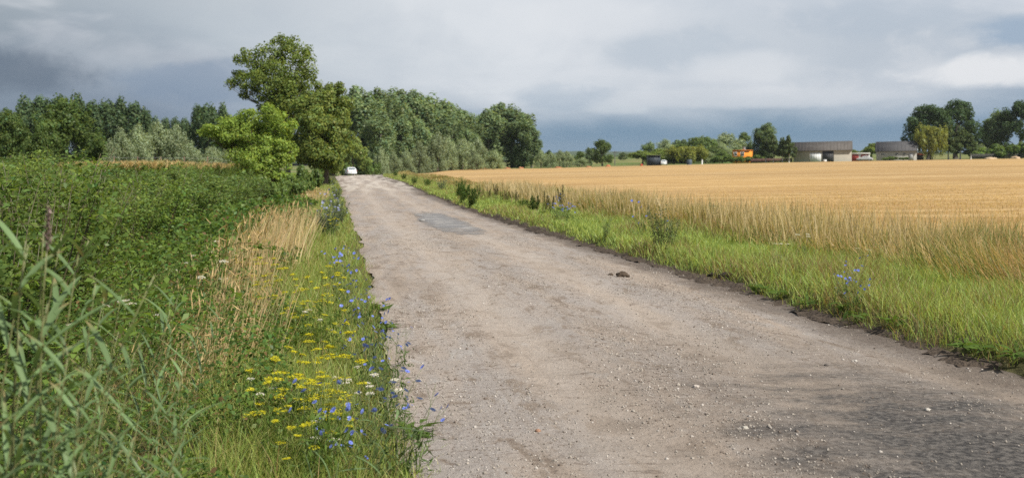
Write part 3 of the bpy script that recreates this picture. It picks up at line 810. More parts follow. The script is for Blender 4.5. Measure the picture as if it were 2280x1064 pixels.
def roadside_trees():
    near_tree('poplar_tree', 'tall loose-crowned poplar standing above the roadside bushes', 640, 88,
              [(628, 105, 34, 24), (665, 108, 32, 26), (595, 130, 42, 30), (545, 128, 30, 20), (640, 150, 48, 32), (688, 150, 28, 34), (570, 165, 44, 26), (525, 172, 26, 16), (620, 195, 54, 26), (680, 195, 34, 28),
               (560, 200, 30, 16), (650, 230, 50, 28), (606, 228, 34, 20), (548, 214, 16, 8), (512, 186, 16, 12), (640, 262, 40, 22), (610, 250, 36, 20), (690, 235, 30, 24), (660, 225, 44, 28), (630, 245, 54, 28), (620, 175, 60, 34), (650, 200, 50, 30)],
              25000, .19, (.135, .180, .046), .26, 105, (.20, .18, .15), fat=1.25, sub=12, subr=.36, aspect=.75, rnd=.9, shell=.35, var=.2, hue=.12)
    near_tree('broadleaf_tree', 'dark green tree right of the tall poplar at the roadside', 720, 83,
              [(745, 200, 26, 24), (715, 215, 36, 28), (755, 240, 36, 30), (690, 250, 40, 34), (735, 275, 48, 34), (690, 300, 44, 34), (760, 300, 34, 32), (715, 335, 48, 32), (755, 345, 32, 28), (685, 350, 38, 26), (728, 368, 36, 18), (720, 250, 50, 40), (700, 290, 50, 40), (740, 320, 46, 36), (690, 350, 44, 30), (735, 225, 30, 28), (670, 320, 34, 34)],
              40000, .20, (.140, .182, .050), .3, 215, (.11, .09, .07), sub=12, subr=.40, aspect=.7, rnd=.85, shell=.5, var=.2, hue=.15)
    near_tree('broadleaf_tree', 'bright yellow-green bushy tree spreading over the thicket', 610, 72,
              [(560, 265, 40, 24), (610, 255, 36, 26), (510, 268, 34, 20), (640, 285, 26, 26), (480, 290, 34, 18), (540, 300, 44, 24), (595, 300, 46, 28), (635, 325, 30, 26), (455, 296, 18, 10), (500, 322, 30, 14), (590, 340, 44, 24), (630, 362, 32, 22), (560, 358, 40, 18), (600, 385, 46, 20), (640, 398, 24, 16), (545, 322, 40, 26), (515, 312, 34, 22), (490, 305, 26, 16), (580, 275, 50, 34), (525, 290, 50, 26), (575, 305, 62, 40), (565, 345, 56, 34), (600, 330, 50, 40), (535, 300, 52, 24), (620, 345, 44, 34), (570, 385, 44, 24), (620, 402, 44, 22), (650, 340, 18, 26)],
              40000, .165, (.175, .240, .050), .22, 265, (.13, .10, .08), sub=11, subr=.40, aspect=.62, rnd=.8, shell=.45, var=.2, hue=.10)
    # leafy bushes under them
    for k, (px, top, w, Y, d) in enumerate([(690, 372, 60, 66, 'light green bush at the foot of the dark roadside tree'), (650, 392, 60, 58, 'green bush at the foot of the bright yellow-green tree'), (560, 385, 80, 62, 'shaded bush under the left side of the yellow-green tree'), (722, 378, 30, 84, 'small bush nearest the road below the dark tree'), (610, 400, 60, 52, 'leafy bush in front of the yellow-green tree')]):
        tree('shrub', px, top, w, Y, d, 'bush')

# ------------------------------------------------------------------ thicket, undergrowth, grasses
def mk_thicket(i, nleaf, leaf, H=1.8, W=1.8, col=(.150, .215, .058), hue=.14):
    s = MB(); m = MB()
    P = []; Tn = []
    ns = 15
    for k in range(ns):
        a = k * 2.4 + i; r0 = .12 * W * math.sqrt(k / ns)
        tip = np.array([W * .5 * math.sqrt((k + .5) / ns) * math.cos(a) * rng.uniform(.7, 1.1), W * .5 * math.sqrt((k + .5) / ns) * math.sin(a) * rng.uniform(.7, 1.1), H * rng.uniform(.62, 1.05)])
        b = np.array([r0 * math.cos(a), r0 * math.sin(a), -.1])
        t = np.linspace(0, 1, 6)[:, None]
        pts = b + (tip - b) * t + np.array([0, 0, 1]) * (np.sin(t * math.pi) * .12) + rng.normal(0, .02, (6, 3)) * t
        s.tube(pts, np.linspace(.011, .003, 6), 4, (.085, .075, .04))
        for j in range(9):
            q = rng.uniform(.12, 1); k0 = min(int(q * 5), 4); p0 = pts[k0] + (pts[k0 + 1] - pts[k0]) * (q * 5 - k0)
            d = norm(np.array([math.cos(a), math.sin(a), .5]) * .5 + rng.normal(size=3) * .6 + np.array([0, 0, .35]))
            ln = rng.uniform(.18, .42) * W * .55
            e = p0 + d * ln
            s.tube([p0, (p0 + e) / 2 + rng.normal(0, .01, 3), e], [.004, .003, .0015], 3, (.10, .095, .045))
            c = nleaf // (ns * 9)
            f = rng.uniform(.1, 1.05, c)[:, None]
            P.append(p0 + (e - p0) * f + rng.normal(0, .045, (c, 3))); Tn.append(np.tile(d, (c, 1)))
    P = np.concatenate(P); Tn = np.concatenate(Tn); n = len(P)
    tint = np.array(col) * rng.uniform(.7, 1.3, (n, 1)) * (1 + rng.normal(0, hue, (n, 1)) * np.array([[1, .3, -.5]]))
    sz = leaf * rng.uniform(.6, 1.3, n)
    cards(m, P, rng.normal(size=(n, 3)) * .6 + np.array([0, -.1, .8]), sz, sz * .55, np.clip(tint, .005, 1), Tn + rng.normal(size=(n, 3)) * .7)
    return [('stem', s.mesh('stem', M_STEM)), ('foliage', m.mesh('foliage', M_NEARLEAF))]

def thicket():
    nearv = [mk_thicket(i, 5200, .046) for i in range(3)]
    midv = [mk_thicket(i + 5, 4600, .066, col=(.140, .205, .066)) for i in range(3)]
    alder = [mk_thicket(9, 3600, .065, 2.4, 1.7, (.13, .20, .05))]
    pts = []
    tries = 0
    while len(pts) < 74 and tries < 6000:
        tries += 1
        Y = math.exp(random.uniform(math.log(6.5), math.log(52))); dl = random.uniform(3.6 + .03 * Y, 24)
        X = float(XL(Y)) - dl
        px = CX + X / Y * F
        if px < -160 or px > 640: continue
        r = .75 + .012 * Y
        if all((X - a) ** 2 + (Y - b) ** 2 > (r * 1.05) ** 2 for a, b in pts): pts.append((X, Y))
    pts.sort(key=lambda p: p[1])
    for k, (X, Y) in enumerate(pts):
        var = nearv[k % 3] if Y < 20 else midv[k % 3]
        px = CX + X / Y * F
        z = float(G(X, Y)) - .05
        top = float(np.interp(px, [0, 140, 190, 280, 330, 430, 520, 640], [368, 380, 408, 402, 388, 386, 396, 428])) + 34 * max(0, 1 - Y / 20) + random.uniform(-16, 14)
        h = CAM_Z - (top - HY) / F * Y - z
        h = min(max(h, 1.0), 2.3) 
        w = random.uniform(1.9, 2.5) * (1 if Y < 20 else 1.5)
        nm = 'close' if Y < 12 else ('middle' if Y < 26 else 'far')
        zone = 'left part' if px < 200 else ('middle' if px < 420 else 'right part')
        place('shrub', var, f'dense small-leaved green shrub in the {nm} {zone} of the roadside thicket', 'shrub', (X, Y, z), k * 1.7, (w / 1.8, w / 1.8, h / 1.8), f'shrubs massed in the {nm} {zone} of the left thicket')
    for k, (px, top, Y, w, d) in enumerate([(28, 332, 10.5, 2.2, 'tall leafy sapling cut by the left frame edge above the reeds'), (88, 348, 11.5, 1.9, 'tall leafy sapling with thin stem, right of the one at the left frame edge'), (135, 358, 13.0, 1.9, 'dark tall sapling standing against the maize at its left end'),
                                            (-20, 345, 8.0, 1.8, 'tall sapling half outside the left frame edge'), (330, 366, 22, 2.2, 'sapling poking above the thicket in front of the maize'), (445, 352, 34, 1.6, 'slender sapling above the thicket near the right end of the maize')]):
        X = (px - CX) / F * Y; z = float(G(X, Y)) - .05
        h = CAM_Z - (top - HY) / F * Y - z
        place('sapling', alder[0], d, 'sapling', (X, Y, z), k * 2.1, (w / 1.7, w / 1.7, h / 2.4))

def undergrowth():
    m = MB()
    n = 190000
    Y = np.exp(rng.uniform(np.log(2.3), np.log(40), n)); dl = 0.7 + 13 * rng.random(n) ** 1.6
    X = XL(Y) - dl
    px = CX + X / Y * F
    ok = (px > -150) & (px < 760) & (dl > np.interp(Y, [5, 12], [.75, 1.15]) + .7 * vnoise(Y * .5, X * 0, 8) + .012 * Y) & (fbm(X * .9, Y * .9, 21, 3) > -.22)
    X = X[ok]; Y = Y[ok]; dl = dl[ok]; n = len(X)
    hmax = np.interp(dl, [.7, 1.6, 3, 8], [.3, .62, .88, .9]) * (1 + .7 * fbm(X * .8, Y * .8, 22, 3))
    z = G(X, Y) + hmax * np.sqrt(rng.random(n)) 
    sz = np.maximum(.034, .0042 * Y) * rng.uniform(.6, 1.5, n)
    tint = np.array([.085, .142, .034]) * rng.uniform(.45, 1.5, (n, 1)) * (1 + rng.normal(0, .16, (n, 1)) * np.array([[1, .3, -.5]]))
    dry = rng.random(n) < .05
    tint[dry] = np.array([.16, .105, .05]) * rng.uniform(.6, 1.3, (dry.sum(), 1))
    cards(m, np.column_stack([X, Y, z]), rng.normal(size=(n, 3)) * .55 + np.array([0, -.15, .85]), sz, sz * .62, np.clip(tint, .005, 1))
    # long bramble shoots
    for k in range(34):
        Yc = math.exp(random.uniform(math.log(4.5), math.log(16))); Xc = float(XL(Yc)) - random.uniform(2.2, 7)
        z0 = float(G(Xc, Yc)); a = random.uniform(-.6, 1.2); L = random.uniform(.9, 1.7)
        t = np.linspace(0, 1, 12)
        pts = np.column_stack([Xc + math.cos(a) * L * t, Yc + math.sin(a) * L * t * .7, z0 + .3 + 1.3 * np.sin(t * 2.0) * L * .55])
        m.tube(pts, np.linspace(.006, .002, 12), 3, (.11, .12, .04))
        nl = 42; q = rng.uniform(.05, 1, nl) * 11; k0 = np.minimum(q.astype(int), 10); c = pts[k0] + (pts[k0 + 1] - pts[k0]) * (q - k0)[:, None] + rng.normal(0, .035, (nl, 3))
        cards(m, c, rng.normal(size=(nl, 3)) * .5 + np.array([0, 0, .9]), rng.uniform(.05, .09, nl), rng.uniform(.03, .05, nl), np.array([.13, .20, .045]) * rng.uniform(.7, 1.3, (nl, 1)))
    tag(m.build('undergrowth', M_NEARLEAF), 'tangled leafy bramble and herb layer between the reeds and the thicket', 'undergrowth', kind='stuff')

GREEN = np.array([.235, .315, .080]); DRY = np.array([.42, .325, .165]); OLIVE = np.array([.34, .34, .13])
def left_grass():
    m = MB()
    n = 190000
    Y = np.exp(rng.uniform(np.log(2.6), np.log(120), n))
    dl = rng.uniform(-.28, 4.2, n) - .05
    X = XL(Y) - dl; px = CX + X / Y * F
    e = edge_wob(Y, 3)
    patch = fbm(X * .9, Y * .9, 41, 3)
    ok = (px > -150) & (dl > -e * 1.0 + .05 + .30 * fbm(Y * 2.3, X * 0, 42, 3)) & (rng.random(n) < np.interp(dl - .045 * np.maximum(Y - 6, 0).clip(0, 12), [-.3, .1, .5, .85, 1.5, 4], [.3, .7, 1, 1, .10, .06])) & (dl < 3.6 + patch)
    X = X[ok]; Y = Y[ok]; dl = dl[ok]; patch = patch[ok]; n = len(X)
    h = np.interp(dl, [-.3, .1, .5, 1.2, 2.5, 4], [.06, .12, .24, .38, .55, .7]) * rng.uniform(.5, 1.3, n) * (1 + .6 * patch)
    dry = np.clip(.14 + .24 * np.exp(-((dl - 2.0 - .012 * Y) / .55) ** 2) * (1 + 1.2 * fbm(X * .5, Y * .5, 43, 2)) + rng.normal(0, .12, n), 0, 1)
    isd = rng.random(n) < dry * .75
    tint = np.where(isd[:, None], DRY * .75, GREEN * (1 + .0 * dl[:, None])) * rng.uniform(.65, 1.3, (n, 1)) * (1 + rng.normal(0, .10, (n, 1)) * np.array([[1, .2, -.4]]))
    mixo = rng.random(n) < .25; tint[mixo & ~isd] = OLIVE * rng.uniform(.7, 1.2, ((mixo & ~isd).sum(), 1))
    w = np.maximum(.0055, .00085 * Y) * rng.uniform(.7, 1.4, n)
    blades(m, np.column_stack([X, Y, G(X, Y) - .01]), h, w, rng.uniform(0, .5, n), rng.uniform(0, .6, n), np.clip(tint, .005, 1), 3)
    tag(m.build('verge_grass', M_GRASS), 'green and yellowing grass on the left verge beside the road', 'grass', kind='stuff')
    # tall straw-coloured stand
    m = MB()
    for (px0, py0, sx, sy, nn, hh) in [(570, 650, .5, 1.6, 480, 1.2), (620, 605, .45, 2.0, 480, 1.1), (548, 700, .4, .9, 200, 1.0), (668, 545, .4, 2.4, 220, .85), (500, 690, .5, 1.2, 170, 1.0), (470, 800, .5, .8, 200, .9), (690, 462, .8, 6, 620, .75), (530, 840, .4, .7, 190, .85), (560, 760, .35, .8, 150, .85), (420, 900, .35, .5, 110, .8)]:
        X0, Y0 = hit(px0, py0)
        X = X0 + rng.normal(0, sx * .45, nn) ; Y = Y0 + rng.normal(0, sy * .5, nn); X = X - (Y - Y0) * .15
        ok = (XL(Y) - X > .9) & (Y > 4); X = X[ok]; Y = Y[ok]; n = len(X)
        h = hh * (.3 + .9 * rng.random(n) ** .8)
        tint = np.array([.60, .485, .29]) * rng.uniform(.65, 1.2, (n, 1)) * (1 + rng.normal(0, .06, (n, 3)))
        blades(m, np.column_stack([X, Y, G(X, Y) - .02]), h, np.maximum(.006, .0009 * Y) * rng.uniform(.7, 1.2, n), rng.uniform(0, .3, n), rng.uniform(0, .22, n), np.clip(tint, .01, 1), 3, ang=rng.normal(.2, .9, n), wpow=.5)
        # seed heads
        k = rng.random(n) < .5
        Pt = np.column_stack([X[k], Y[k], G(X[k], Y[k]) + h[k] * .86]); c = len(Pt)
        cards(m, Pt + rng.normal(0, .03, (c, 3)), rng.normal(size=(c, 3)) + np.array([0, -1, 0]), rng.uniform(.10, .2, c), np.maximum(.012, .0012 * Y[k]), np.array([.52, .38, .20]) * rng.uniform(.6, 1.2, (c, 1)), np.tile(np.array([[.2, 0, 1.0]]), (c, 1)))
    tag(m.build('dry_grass', M_GRASS), 'tall straw-coloured dry grass between the left verge and the thicket', 'dry grass', kind='stuff')

def right_grass():
    m = MB()
    n = 260000
    Y = np.exp(rng.uniform(np.log(2.6), np.log(175), n))
    dr = rng.uniform(.02, 3.6, n)
    X = XR(Y) + dr; px = CX + X / Y * F
    wob = .16 * fbm(Y * 2.1, Y * 0, 77, 3) + edge_wob(Y, 8) * .5
    patch = fbm(X * .7, Y * .5, 51, 3)
    ok = (px < 3600) & (dr > .0 + wob + .42 * fbm(Y * 3.1, X * 0, 52, 3)) & (rng.random(n) < np.interp(dr, [0, .3, .7], [.3, .8, 1]))
    X = X[ok]; Y = Y[ok]; dr = dr[ok]; patch = patch[ok]; n = len(X)
    h = np.interp(dr, [0, .25, .8, 2, 3.5], [.10, .16, .21, .25, .36]) * rng.uniform(.5, 1.35, n) * (1 + .8 * patch)
    dry = np.clip(.15 + .42 * sstep(1.8, 3.4, dr) + .8 * patch, 0, .85)
    isd = rng.random(n) < dry
    g = np.array([.31, .385, .112])
    tint = np.where(isd[:, None], DRY * .62, g) * rng.uniform(.65, 1.3, (n, 1)) * (1 + rng.normal(0, .10, (n, 1)) * np.array([[1, .2, -.4]]))
    dk = rng.random(n) < .22; tint[dk & ~isd] = np.array([.20, .29, .085]) * rng.uniform(.7, 1.3, ((dk & ~isd).sum(), 1))
    w = np.maximum(.0055, .00085 * Y) * rng.uniform(.7, 1.4, n)
    blades(m, np.column_stack([X, Y, G(X, Y) - .01 + .04 * sstep(.1, .4, dr) * (1 - sstep(.5, .9, dr))]), h, w, rng.uniform(0, .5, n), rng.uniform(0, .6, n), np.clip(tint, .005, 1), 3)
    tag(m.build('verge_grass', M_GRASS), 'short lush green grass on the right verge above the dark soil edge', 'grass', kind='stuff')
    m = MB()
    n = 150000
    Y = np.exp(rng.uniform(np.log(3), np.log(185), n))
    dr = rng.normal(3.7, .75, n)
    X = XR(Y) + dr; px = CX + X / Y * F
    patch = fbm(X * .45, Y * .35, 61, 3)
    ok = (px < 3600) & (dr > 2.0 + .5 * patch) & (dr < 5.4)
    X = X[ok]; Y = Y[ok]; dr = dr[ok]; patch = patch[ok]; n = len(X)
    h = .44 * rng.uniform(.45, 1.3, n) * (1 + 1.1 * patch) * np.interp(dr, [2.0, 3.0, 4.4, 5.2], [.6, 1, 1, .45]) * np.interp(Y, [8, 25, 80], [1.15, 1.05, .9])
    red = sstep(-.2, .35, fbm(X * .6, Y * .3, 63, 2) + np.interp(Y, [10, 22], [.15, -.1]))
    col = DRY * np.array([1.15, 1.12, 1.05]) * (1 - red[:, None]) + np.array([.42, .28, .135]) * red[:, None]
    gr = rng.random(n) < np.interp(Y, [8, 18, 40], [.45, .38, .30]) + .5 * patch
    tint = np.where(gr[:, None], np.array([.17, .21, .065]), col) * rng.uniform(.65, 1.25, (n, 1))
    w = np.maximum(.006, .0009 * Y) * rng.uniform(.7, 1.4, n)
    la = 6.28 * fbm(X * .5, Y * .5, 66, 2) + 2.6 + rng.normal(0, .7, n)
    blades(m, np.column_stack([X, Y, G(X, Y) - .02]), h * 1.15, w, rng.uniform(.05, .6, n), rng.uniform(0, .5, n), np.clip(tint, .005, 1), 3, ang=la)
    # bleached taller stalks with seed heads
    nn = 5000
    Y = np.exp(rng.uniform(np.log(14), np.log(60), nn)); X = XR(Y) + rng.normal(3.4, .6, nn)
    k = fbm(X * .3, Y * .2, 65, 2) > -.05; X = X[k]; Y = Y[k]; n = len(X)
    h = rng.uniform(.6, 1.0, n)
    tint = np.array([.50, .41, .245]) * rng.uniform(.75, 1.15, (n, 1)) * np.ones((1, 3))
    blades(m, np.column_stack([X, Y, G(X, Y)]), h, np.maximum(.006, .0009 * Y), rng.uniform(0, .25, n), rng.uniform(0, .2, n), tint, 3, wpow=.5)
    tag(m.build('dry_grass', M_GRASS), 'tall rusty and straw-coloured grass between the right verge and the stubble field', 'dry grass', kind='stuff')

def maize():
    m = MB()
    n = 9000
    Y = rng.uniform(50, 130, n); Y = 50 + 80 * ((Y - 50) / 80) ** 1.5
    px = rng.uniform(90, 600, n); X = (px - CX) / F * Y
    X = np.round(X / .75) * .75 + rng.normal(0, .06, n)
    ok = XL(Y) - X > 9; X = X[ok]; Y = Y[ok]; n = len(X)
    z = G(X, Y); h = rng.uniform(2.1, 2.45, n)
    blades(m, np.column_stack([X, Y, z]), h * .92, .045, rng.uniform(0, .05, n), 0.0, np.array([.13, .17, .05]) * rng.uniform(.8, 1.2, (n, 1)), 2)
    for k in range(5):
        a0 = rng.uniform(0, 6.28, n)
        blades(m, np.column_stack([X, Y, z + h * rng.uniform(.35, .8, n)]), rng.uniform(.6, .8, n), .085, rng.uniform(.4, .8, n), rng.uniform(.3, .7, n), np.array([.10, .145, .04]) * rng.uniform(.7, 1.3, (n, 1)), 3, ang=a0, face=a0 + 1.57)
    for k in range(4):
        blades(m, np.column_stack([X, Y, z + h * .86]), rng.uniform(.26, .4, n), .05, rng.uniform(.1, .5, n), .15, np.array([.50, .38, .19]) * rng.uniform(.75, 1.2, (n, 1)), 2)
    tag(m.build('maize_crop', M_GRASS), 'maize crop with tan tassels standing beyond the left thicket', 'maize', kind='stuff')

# ------------------------------------------------------------------ single plants
def mk_reed(i, H=2.0):
    s = MB(); m = MB(); p = MB()
    t = np.linspace(0, 1, 12)
    lean = rng.uniform(.08, .28); a = 0.0
    pts = np.column_stack([lean * H * t ** 2, .04 * np.sin(t * 3 + i), H * (t - .06 * t ** 2)])
    s.tube(pts, np.linspace(.0055, .002, 12), 5, (.20, .21, .09))
    nl = 15
    for k in range(nl):
        q = .22 + .75 * k / (nl - 1); f = q * 11; k0 = min(int(f), 10); c = pts[k0] + (pts[k0 + 1] - pts[k0]) * (f - k0)
        side = 1 if k % 2 else -1
        a = (0 if side > 0 else math.pi) + rng.normal(0, .5) + i * .7
        L = rng.uniform(.22, .37) * (1.05 - .35 * abs(q - .55)); W = rng.uniform(.009, .0145)
        d = np.array([math.cos(a), math.sin(a), 0]); up = rng.uniform(.55, 1.25); dr = rng.uniform(.08, .35) if rng.random() < .8 else .8
        x = np.linspace(0, 1, 9)
        mid = c + d * (L * x * .85)[:, None] + np.array([0, 0, 1]) * (L * (up * x * .8 - dr * x ** 2.2))[:, None]
        wd = W * np.sin(np.clip(x * .92 + .08, 0, 1) * math.pi) ** .6 * (1 - .25 * x); wd[-1] = .0006
        tan = norm(np.gradient(mid, axis=0)); sd = norm(np.cross(tan, np.array([0, 0, 1.0])) + rng.normal(0, .1, 3)); nr = np.cross(sd, tan)
        V = np.stack([mid - sd * wd[:, None] + nr * wd[:, None] * .35, mid, mid + sd * wd[:, None] + nr * wd[:, None] * .35], 1).reshape(-1, 3)
        Q = []
        for r in range(8):
            b = r * 3; Q += [(b, b + 1, b + 4, b + 3), (b + 1, b + 2, b + 5, b + 4)]
        tc = np.array([.155, .24, .105]) * rng.uniform(.75, 1.25)
        tip = np.clip((np.repeat(x, 3) - rng.uniform(.6, 1.1)) * 4, 0, 1)[:, None]
        m.add(V, Q, None, tc * (1 - tip) + np.array([.30, .24, .12]) * tip)
    n = 160
    q = rng.uniform(0, 1, n); top = pts[-1]; dirv = norm(pts[-1] - pts[-3])
    P = top + dirv * (q * .13)[:, None] + rng.normal(0, .004, (n, 3)) * (1.3 - q)[:, None]
    cards(p, P, rng.normal(size=(n, 3)), .03, .004, np.array([.26, .19, .17]) * rng.uniform(.7, 1.3, (n, 1)), np.tile(dirv, (n, 1)))
    return [('stem', s.mesh('stem', M_STEM, True)), ('leaves', m.mesh('leaves', M_REED, True)), ('plume', p.mesh('plume', M_STEM))]

def reeds():
    V = [mk_reed(i) for i in range(5)]
    noplume = [v[:2] for v in V]
    # (px of the stem foot, Y, top py)
    L = [(30, 2.5, 455, 'tallest reed at the left frame edge with drooping leaves', 1), (-15, 2.1, 520, 'reed half outside the left frame edge', 1), (95, 2.9, 440, 'tall reed second from the left frame edge, its plume highest', 1), (10, 1.75, 690, 'blurred near reed at the left frame edge, low', 0),
         (75, 1.9, 640, 'blurred near reed right of the left frame edge', 1), (150, 2.2, 740, 'near reed leaning right over the bramble', 0), (60, 1.55, 820, 'closest blurred reed in the bottom left corner', 0), (190, 2.0, 850, 'low near reed with broad leaves at the bottom left', 0),
         (-10, 1.5, 880, 'closest reed cut by the bottom left corner', 0), (290, 5.0, 590, 'upright reed standing alone before the dark bramble', 0), (205, 4.6, 610, 'upright reed left of the one before the dark bramble', 0), (310, 4.2, 640, 'reed right of the upright pair', 0), (345, 5.4, 620, 'thin reed right of the reed cluster', 0),
         (395, 4.8, 700, 'reed with arching leaves nearest the dry grass', 0), (265, 3.6, 760, 'short reed in front of the upright pair', 0), (330, 3.4, 800, 'short reed with raised leaves at the lower left', 0), (250, 2.7, 880, 'low leafy reed left of the dark hollow', 0), (140, 3.6, 600, 'reed between the tall left reeds and the upright pair', 1),
         (215, 3.2, 700, 'slim reed in the middle of the left reeds', 0), (425, 6.0, 650, 'pale reed at the dry grass edge', 0), (560, 4.4, 735, 'reed bent right across the yellow umbels', 0), (120, 1.7, 930, 'blurred reed leaf tuft at the bottom edge', 0)]
    extra = [(45, 3.3, 520), (-30, 2.9, 500), (5, 3.8, 540), (120, 2.5, 660), (165, 3.0, 790), (35, 2.2, 760), (225, 2.4, 930), (270, 3.0, 900), (90, 2.1, 860), (180, 3.9, 690), (350, 3.8, 850), (60, 3.0, 600), (300, 2.6, 960), (-20, 1.9, 740), (385, 4.4, 780)]
    for q, (px, Y, top) in enumerate(extra): L.append((px, Y, top, 'green reed filling in between the taller reeds at the lower left', 0))
    for k, (px, Y, top, d, pl) in enumerate(L):
        if k != 2: pl = 0
        if px < 130: top = max(top - 110, 425 + 12 * (k % 7))
        Y = 2.1 + .42 * Y if Y < 2.8 else Y
        X = (px - CX) / F * Y; z = float(G(X, Y)) - .05
        h = CAM_Z - (top - HY) / F * Y - z
        r = place('reed', (V if pl else noplume)[k % 5], d, 'reed', (X, Y, z), random.uniform(-.9, .9) if k != 20 else -.1, (max(h / 2, .55), max(h / 2, .55), h / 2.02), 'reeds in the ditch at the lower left')
        if k == 20: r.rotation_euler = (0, R(38), -.2)

def disc_flower(m, c, nrm, rad, petals, col, ctr=None):
    a = np.arange(petals) / petals * 2 * math.pi + rng.uniform(0, 6)
    n = norm(np.asarray(nrm, float)); t = norm(np.cross(n, [.3, .9, .1])); b = np.cross(n, t)
    d = np.cos(a)[:, None] * t + np.sin(a)[:, None] * b
    e = np.cos(a + math.pi / 2)[:, None] * t + np.sin(a + math.pi / 2)[:, None] * b
    w = rad * 2.4 / petals
    c = np.asarray(c, float)
    V = np.stack([np.tile(c, (petals, 1)), c + d * rad * .65 + e * w + n * rad * .18, c + d * rad + n * rad * .22, c + d * rad * .65 - e * w + n * rad * .18], 1)
    m.add(V.reshape(-1, 3), np.arange(petals * 4).reshape(-1, 4), None, np.repeat(np.asarray(col) * rng.uniform(.85, 1.15, (petals, 1)), 4, 0))
    if ctr is not None:
        disc = np.concatenate([[c + n * rad * .2], c + n * rad * .12 + .25 * rad * d])
        m.add(disc, None, [(0, q + 1, (q + 1) % petals + 1) for q in range(petals)], ctr)

def mk_umbel(i, H=.75):
    s = MB(); fo = MB(); heads = []
    t = np.linspace(0, 1, 7)
    pts = np.column_stack([.05 * np.sin(t * 2 + i), .05 * np.cos(t * 2.3 + i) - .05, H * t])
    s.tube(pts, np.linspace(.006, .003, 7), 5, (.15, .19, .04))
    tips = [pts[-1]]
    for k in range(7):
        q = .42 + .5 * k / 6; p0 = pts[int(q * 6)]; a = k * 2.4 + i
        e = p0 + np.array([math.cos(a) * .15, math.sin(a) * .15, H * rng.uniform(.18, .36)])
        s.tube([p0, p0 * .5 + e * .5 + np.array([math.cos(a), math.sin(a), 0]) * .03, e], [.003, .0025, .002], 4, (.15, .19, .04)); tips.append(e)
    for e in tips:
        h = MB(); r = rng.uniform(.022, .06)
        for j in range(11):
            a = j * 2.4; rr = r * math.sqrt((j + .4) / 11); b = e + np.array([rr * math.cos(a), rr * math.sin(a), .045 - 4.5 * rr * rr]) + rng.normal(0, .004, 3)
            h.tube([e, b], [.0012, .0008], 3, (.20, .22, .04))
            n = 9; P = b + np.column_stack([rng.normal(0, .0075, (n, 2)), rng.normal(.002, .002, n)])
            cards(h, P, rng.normal(size=(n, 3)) * .35 + np.array([0, 0, 1]), .011, .010, np.array([.64, .60, .035]) * rng.uniform(.75, 1.15, (n, 1)))
        heads.append(('flower_head', h.mesh('flower_head', M_PETAL)))
    n = 150
    P = np.column_stack([rng.normal(0, .09, (n, 2)), rng.uniform(.02, H * .65, n)])
    cards(fo, P, rng.normal(size=(n, 3)) + np.array([0, 0, .5]), rng.uniform(.05, .12, n), .014, np.array([.10, .16, .035]) * rng.uniform(.7, 1.3, (n, 1)), rng.normal(size=(n, 3)) + np.array([0, 0, .6]))
    return [('stem', s.mesh('stem', M_STEM)), ('foliage', fo.mesh('foliage', M_GRASS))] + heads

def mk_chicory(i, H=.6, nf=8, rad=.023, col=(.20, .27, .80)):
    s = MB(); fo = MB(); fl = []
    tips = []
    for k in range(4):
        a = k * 1.7 + i; t = np.linspace(0, 1, 6); lean = rng.uniform(.08, .24)
        pts = np.column_stack([math.cos(a) * lean * t ** 1.5, math.sin(a) * lean * t ** 1.5, H * rng.uniform(.75, 1.08) * t])
        s.tube(pts, np.linspace(.003, .0012, 6), 4, (.12, .155, .06))
        for j in range(3):
            p0 = pts[2 + j]; b = a + rng.normal(0, 1.2); e = p0 + np.array([math.cos(b) * .09, math.sin(b) * .09, rng.uniform(.06, .14)])
            s.tube([p0, e], [.0015, .0009], 3, (.12, .155, .06)); tips.append(e)
        tips.append(pts[-1])
    idx = rng.permutation(len(tips))
    for q in idx[:nf]:
        f = MB(); disc_flower(f, tips[q] + np.array([0, 0, .004]), np.array([rng.normal(0, .5), -.6 + rng.normal(0, .4), .8]), rad * rng.uniform(.8, 1.15), 13, col, (.12, .13, .5))
        fl.append(('flower', f.mesh('flower', M_PETAL)))
    n = 70
    P = np.column_stack([rng.normal(0, .07, (n, 2)), rng.uniform(.01, H * .5, n)])
    cards(fo, P, rng.normal(size=(n, 3)) + np.array([0, 0, .5]), rng.uniform(.05, .12, n), .016, np.array([.09, .14, .05]) * rng.uniform(.7, 1.3, (n, 1)), rng.normal(size=(n, 3)) + np.array([0, 0, .8]))
    return [('stem', s.mesh('stem', M_STEM)), ('foliage', fo.mesh('foliage', M_GRASS))] + fl

def mk_yarrow(i, H=.5):
    s = MB(); fo = MB(); heads = []
    for k in range(3):
        a = k * 2.1 + i; tip = np.array([math.cos(a) * .1, math.sin(a) * .1, H * rng.uniform(.75, 1.05)])
        s.tube([(0, 0, 0), tip * np.array([.4, .4, .5]), tip], [.0028, .0022, .0018], 4, (.13, .15, .06))
        h = MB(); n = 70; r = .032 * np.sqrt(rng.random(n)); b = rng.uniform(0, 6.28, n)
        P = tip + np.column_stack([r * np.cos(b), r * np.sin(b), .012 - r * .25 + rng.normal(0, .002, n)])
        cards(h, P, rng.normal(size=(n, 3)) * .4 + np.array([0, 0, 1]), .010, .009, np.array([.72, .70, .66]) * rng.uniform(.8, 1.1, (n, 1)))
        heads.append(('flower_head', h.mesh('flower_head', M_PETAL)))
    n = 60; P = np.column_stack([rng.normal(0, .05, (n, 2)), rng.uniform(.01, H * .6, n)])
    cards(fo, P, rng.normal(size=(n, 3)), rng.uniform(.03, .08, n), .01, np.array([.10, .145, .05]) * rng.uniform(.7, 1.3, (n, 1)))
    return [('stem', s.mesh('stem', M_STEM)), ('foliage', fo.mesh('foliage', M_GRASS))] + heads

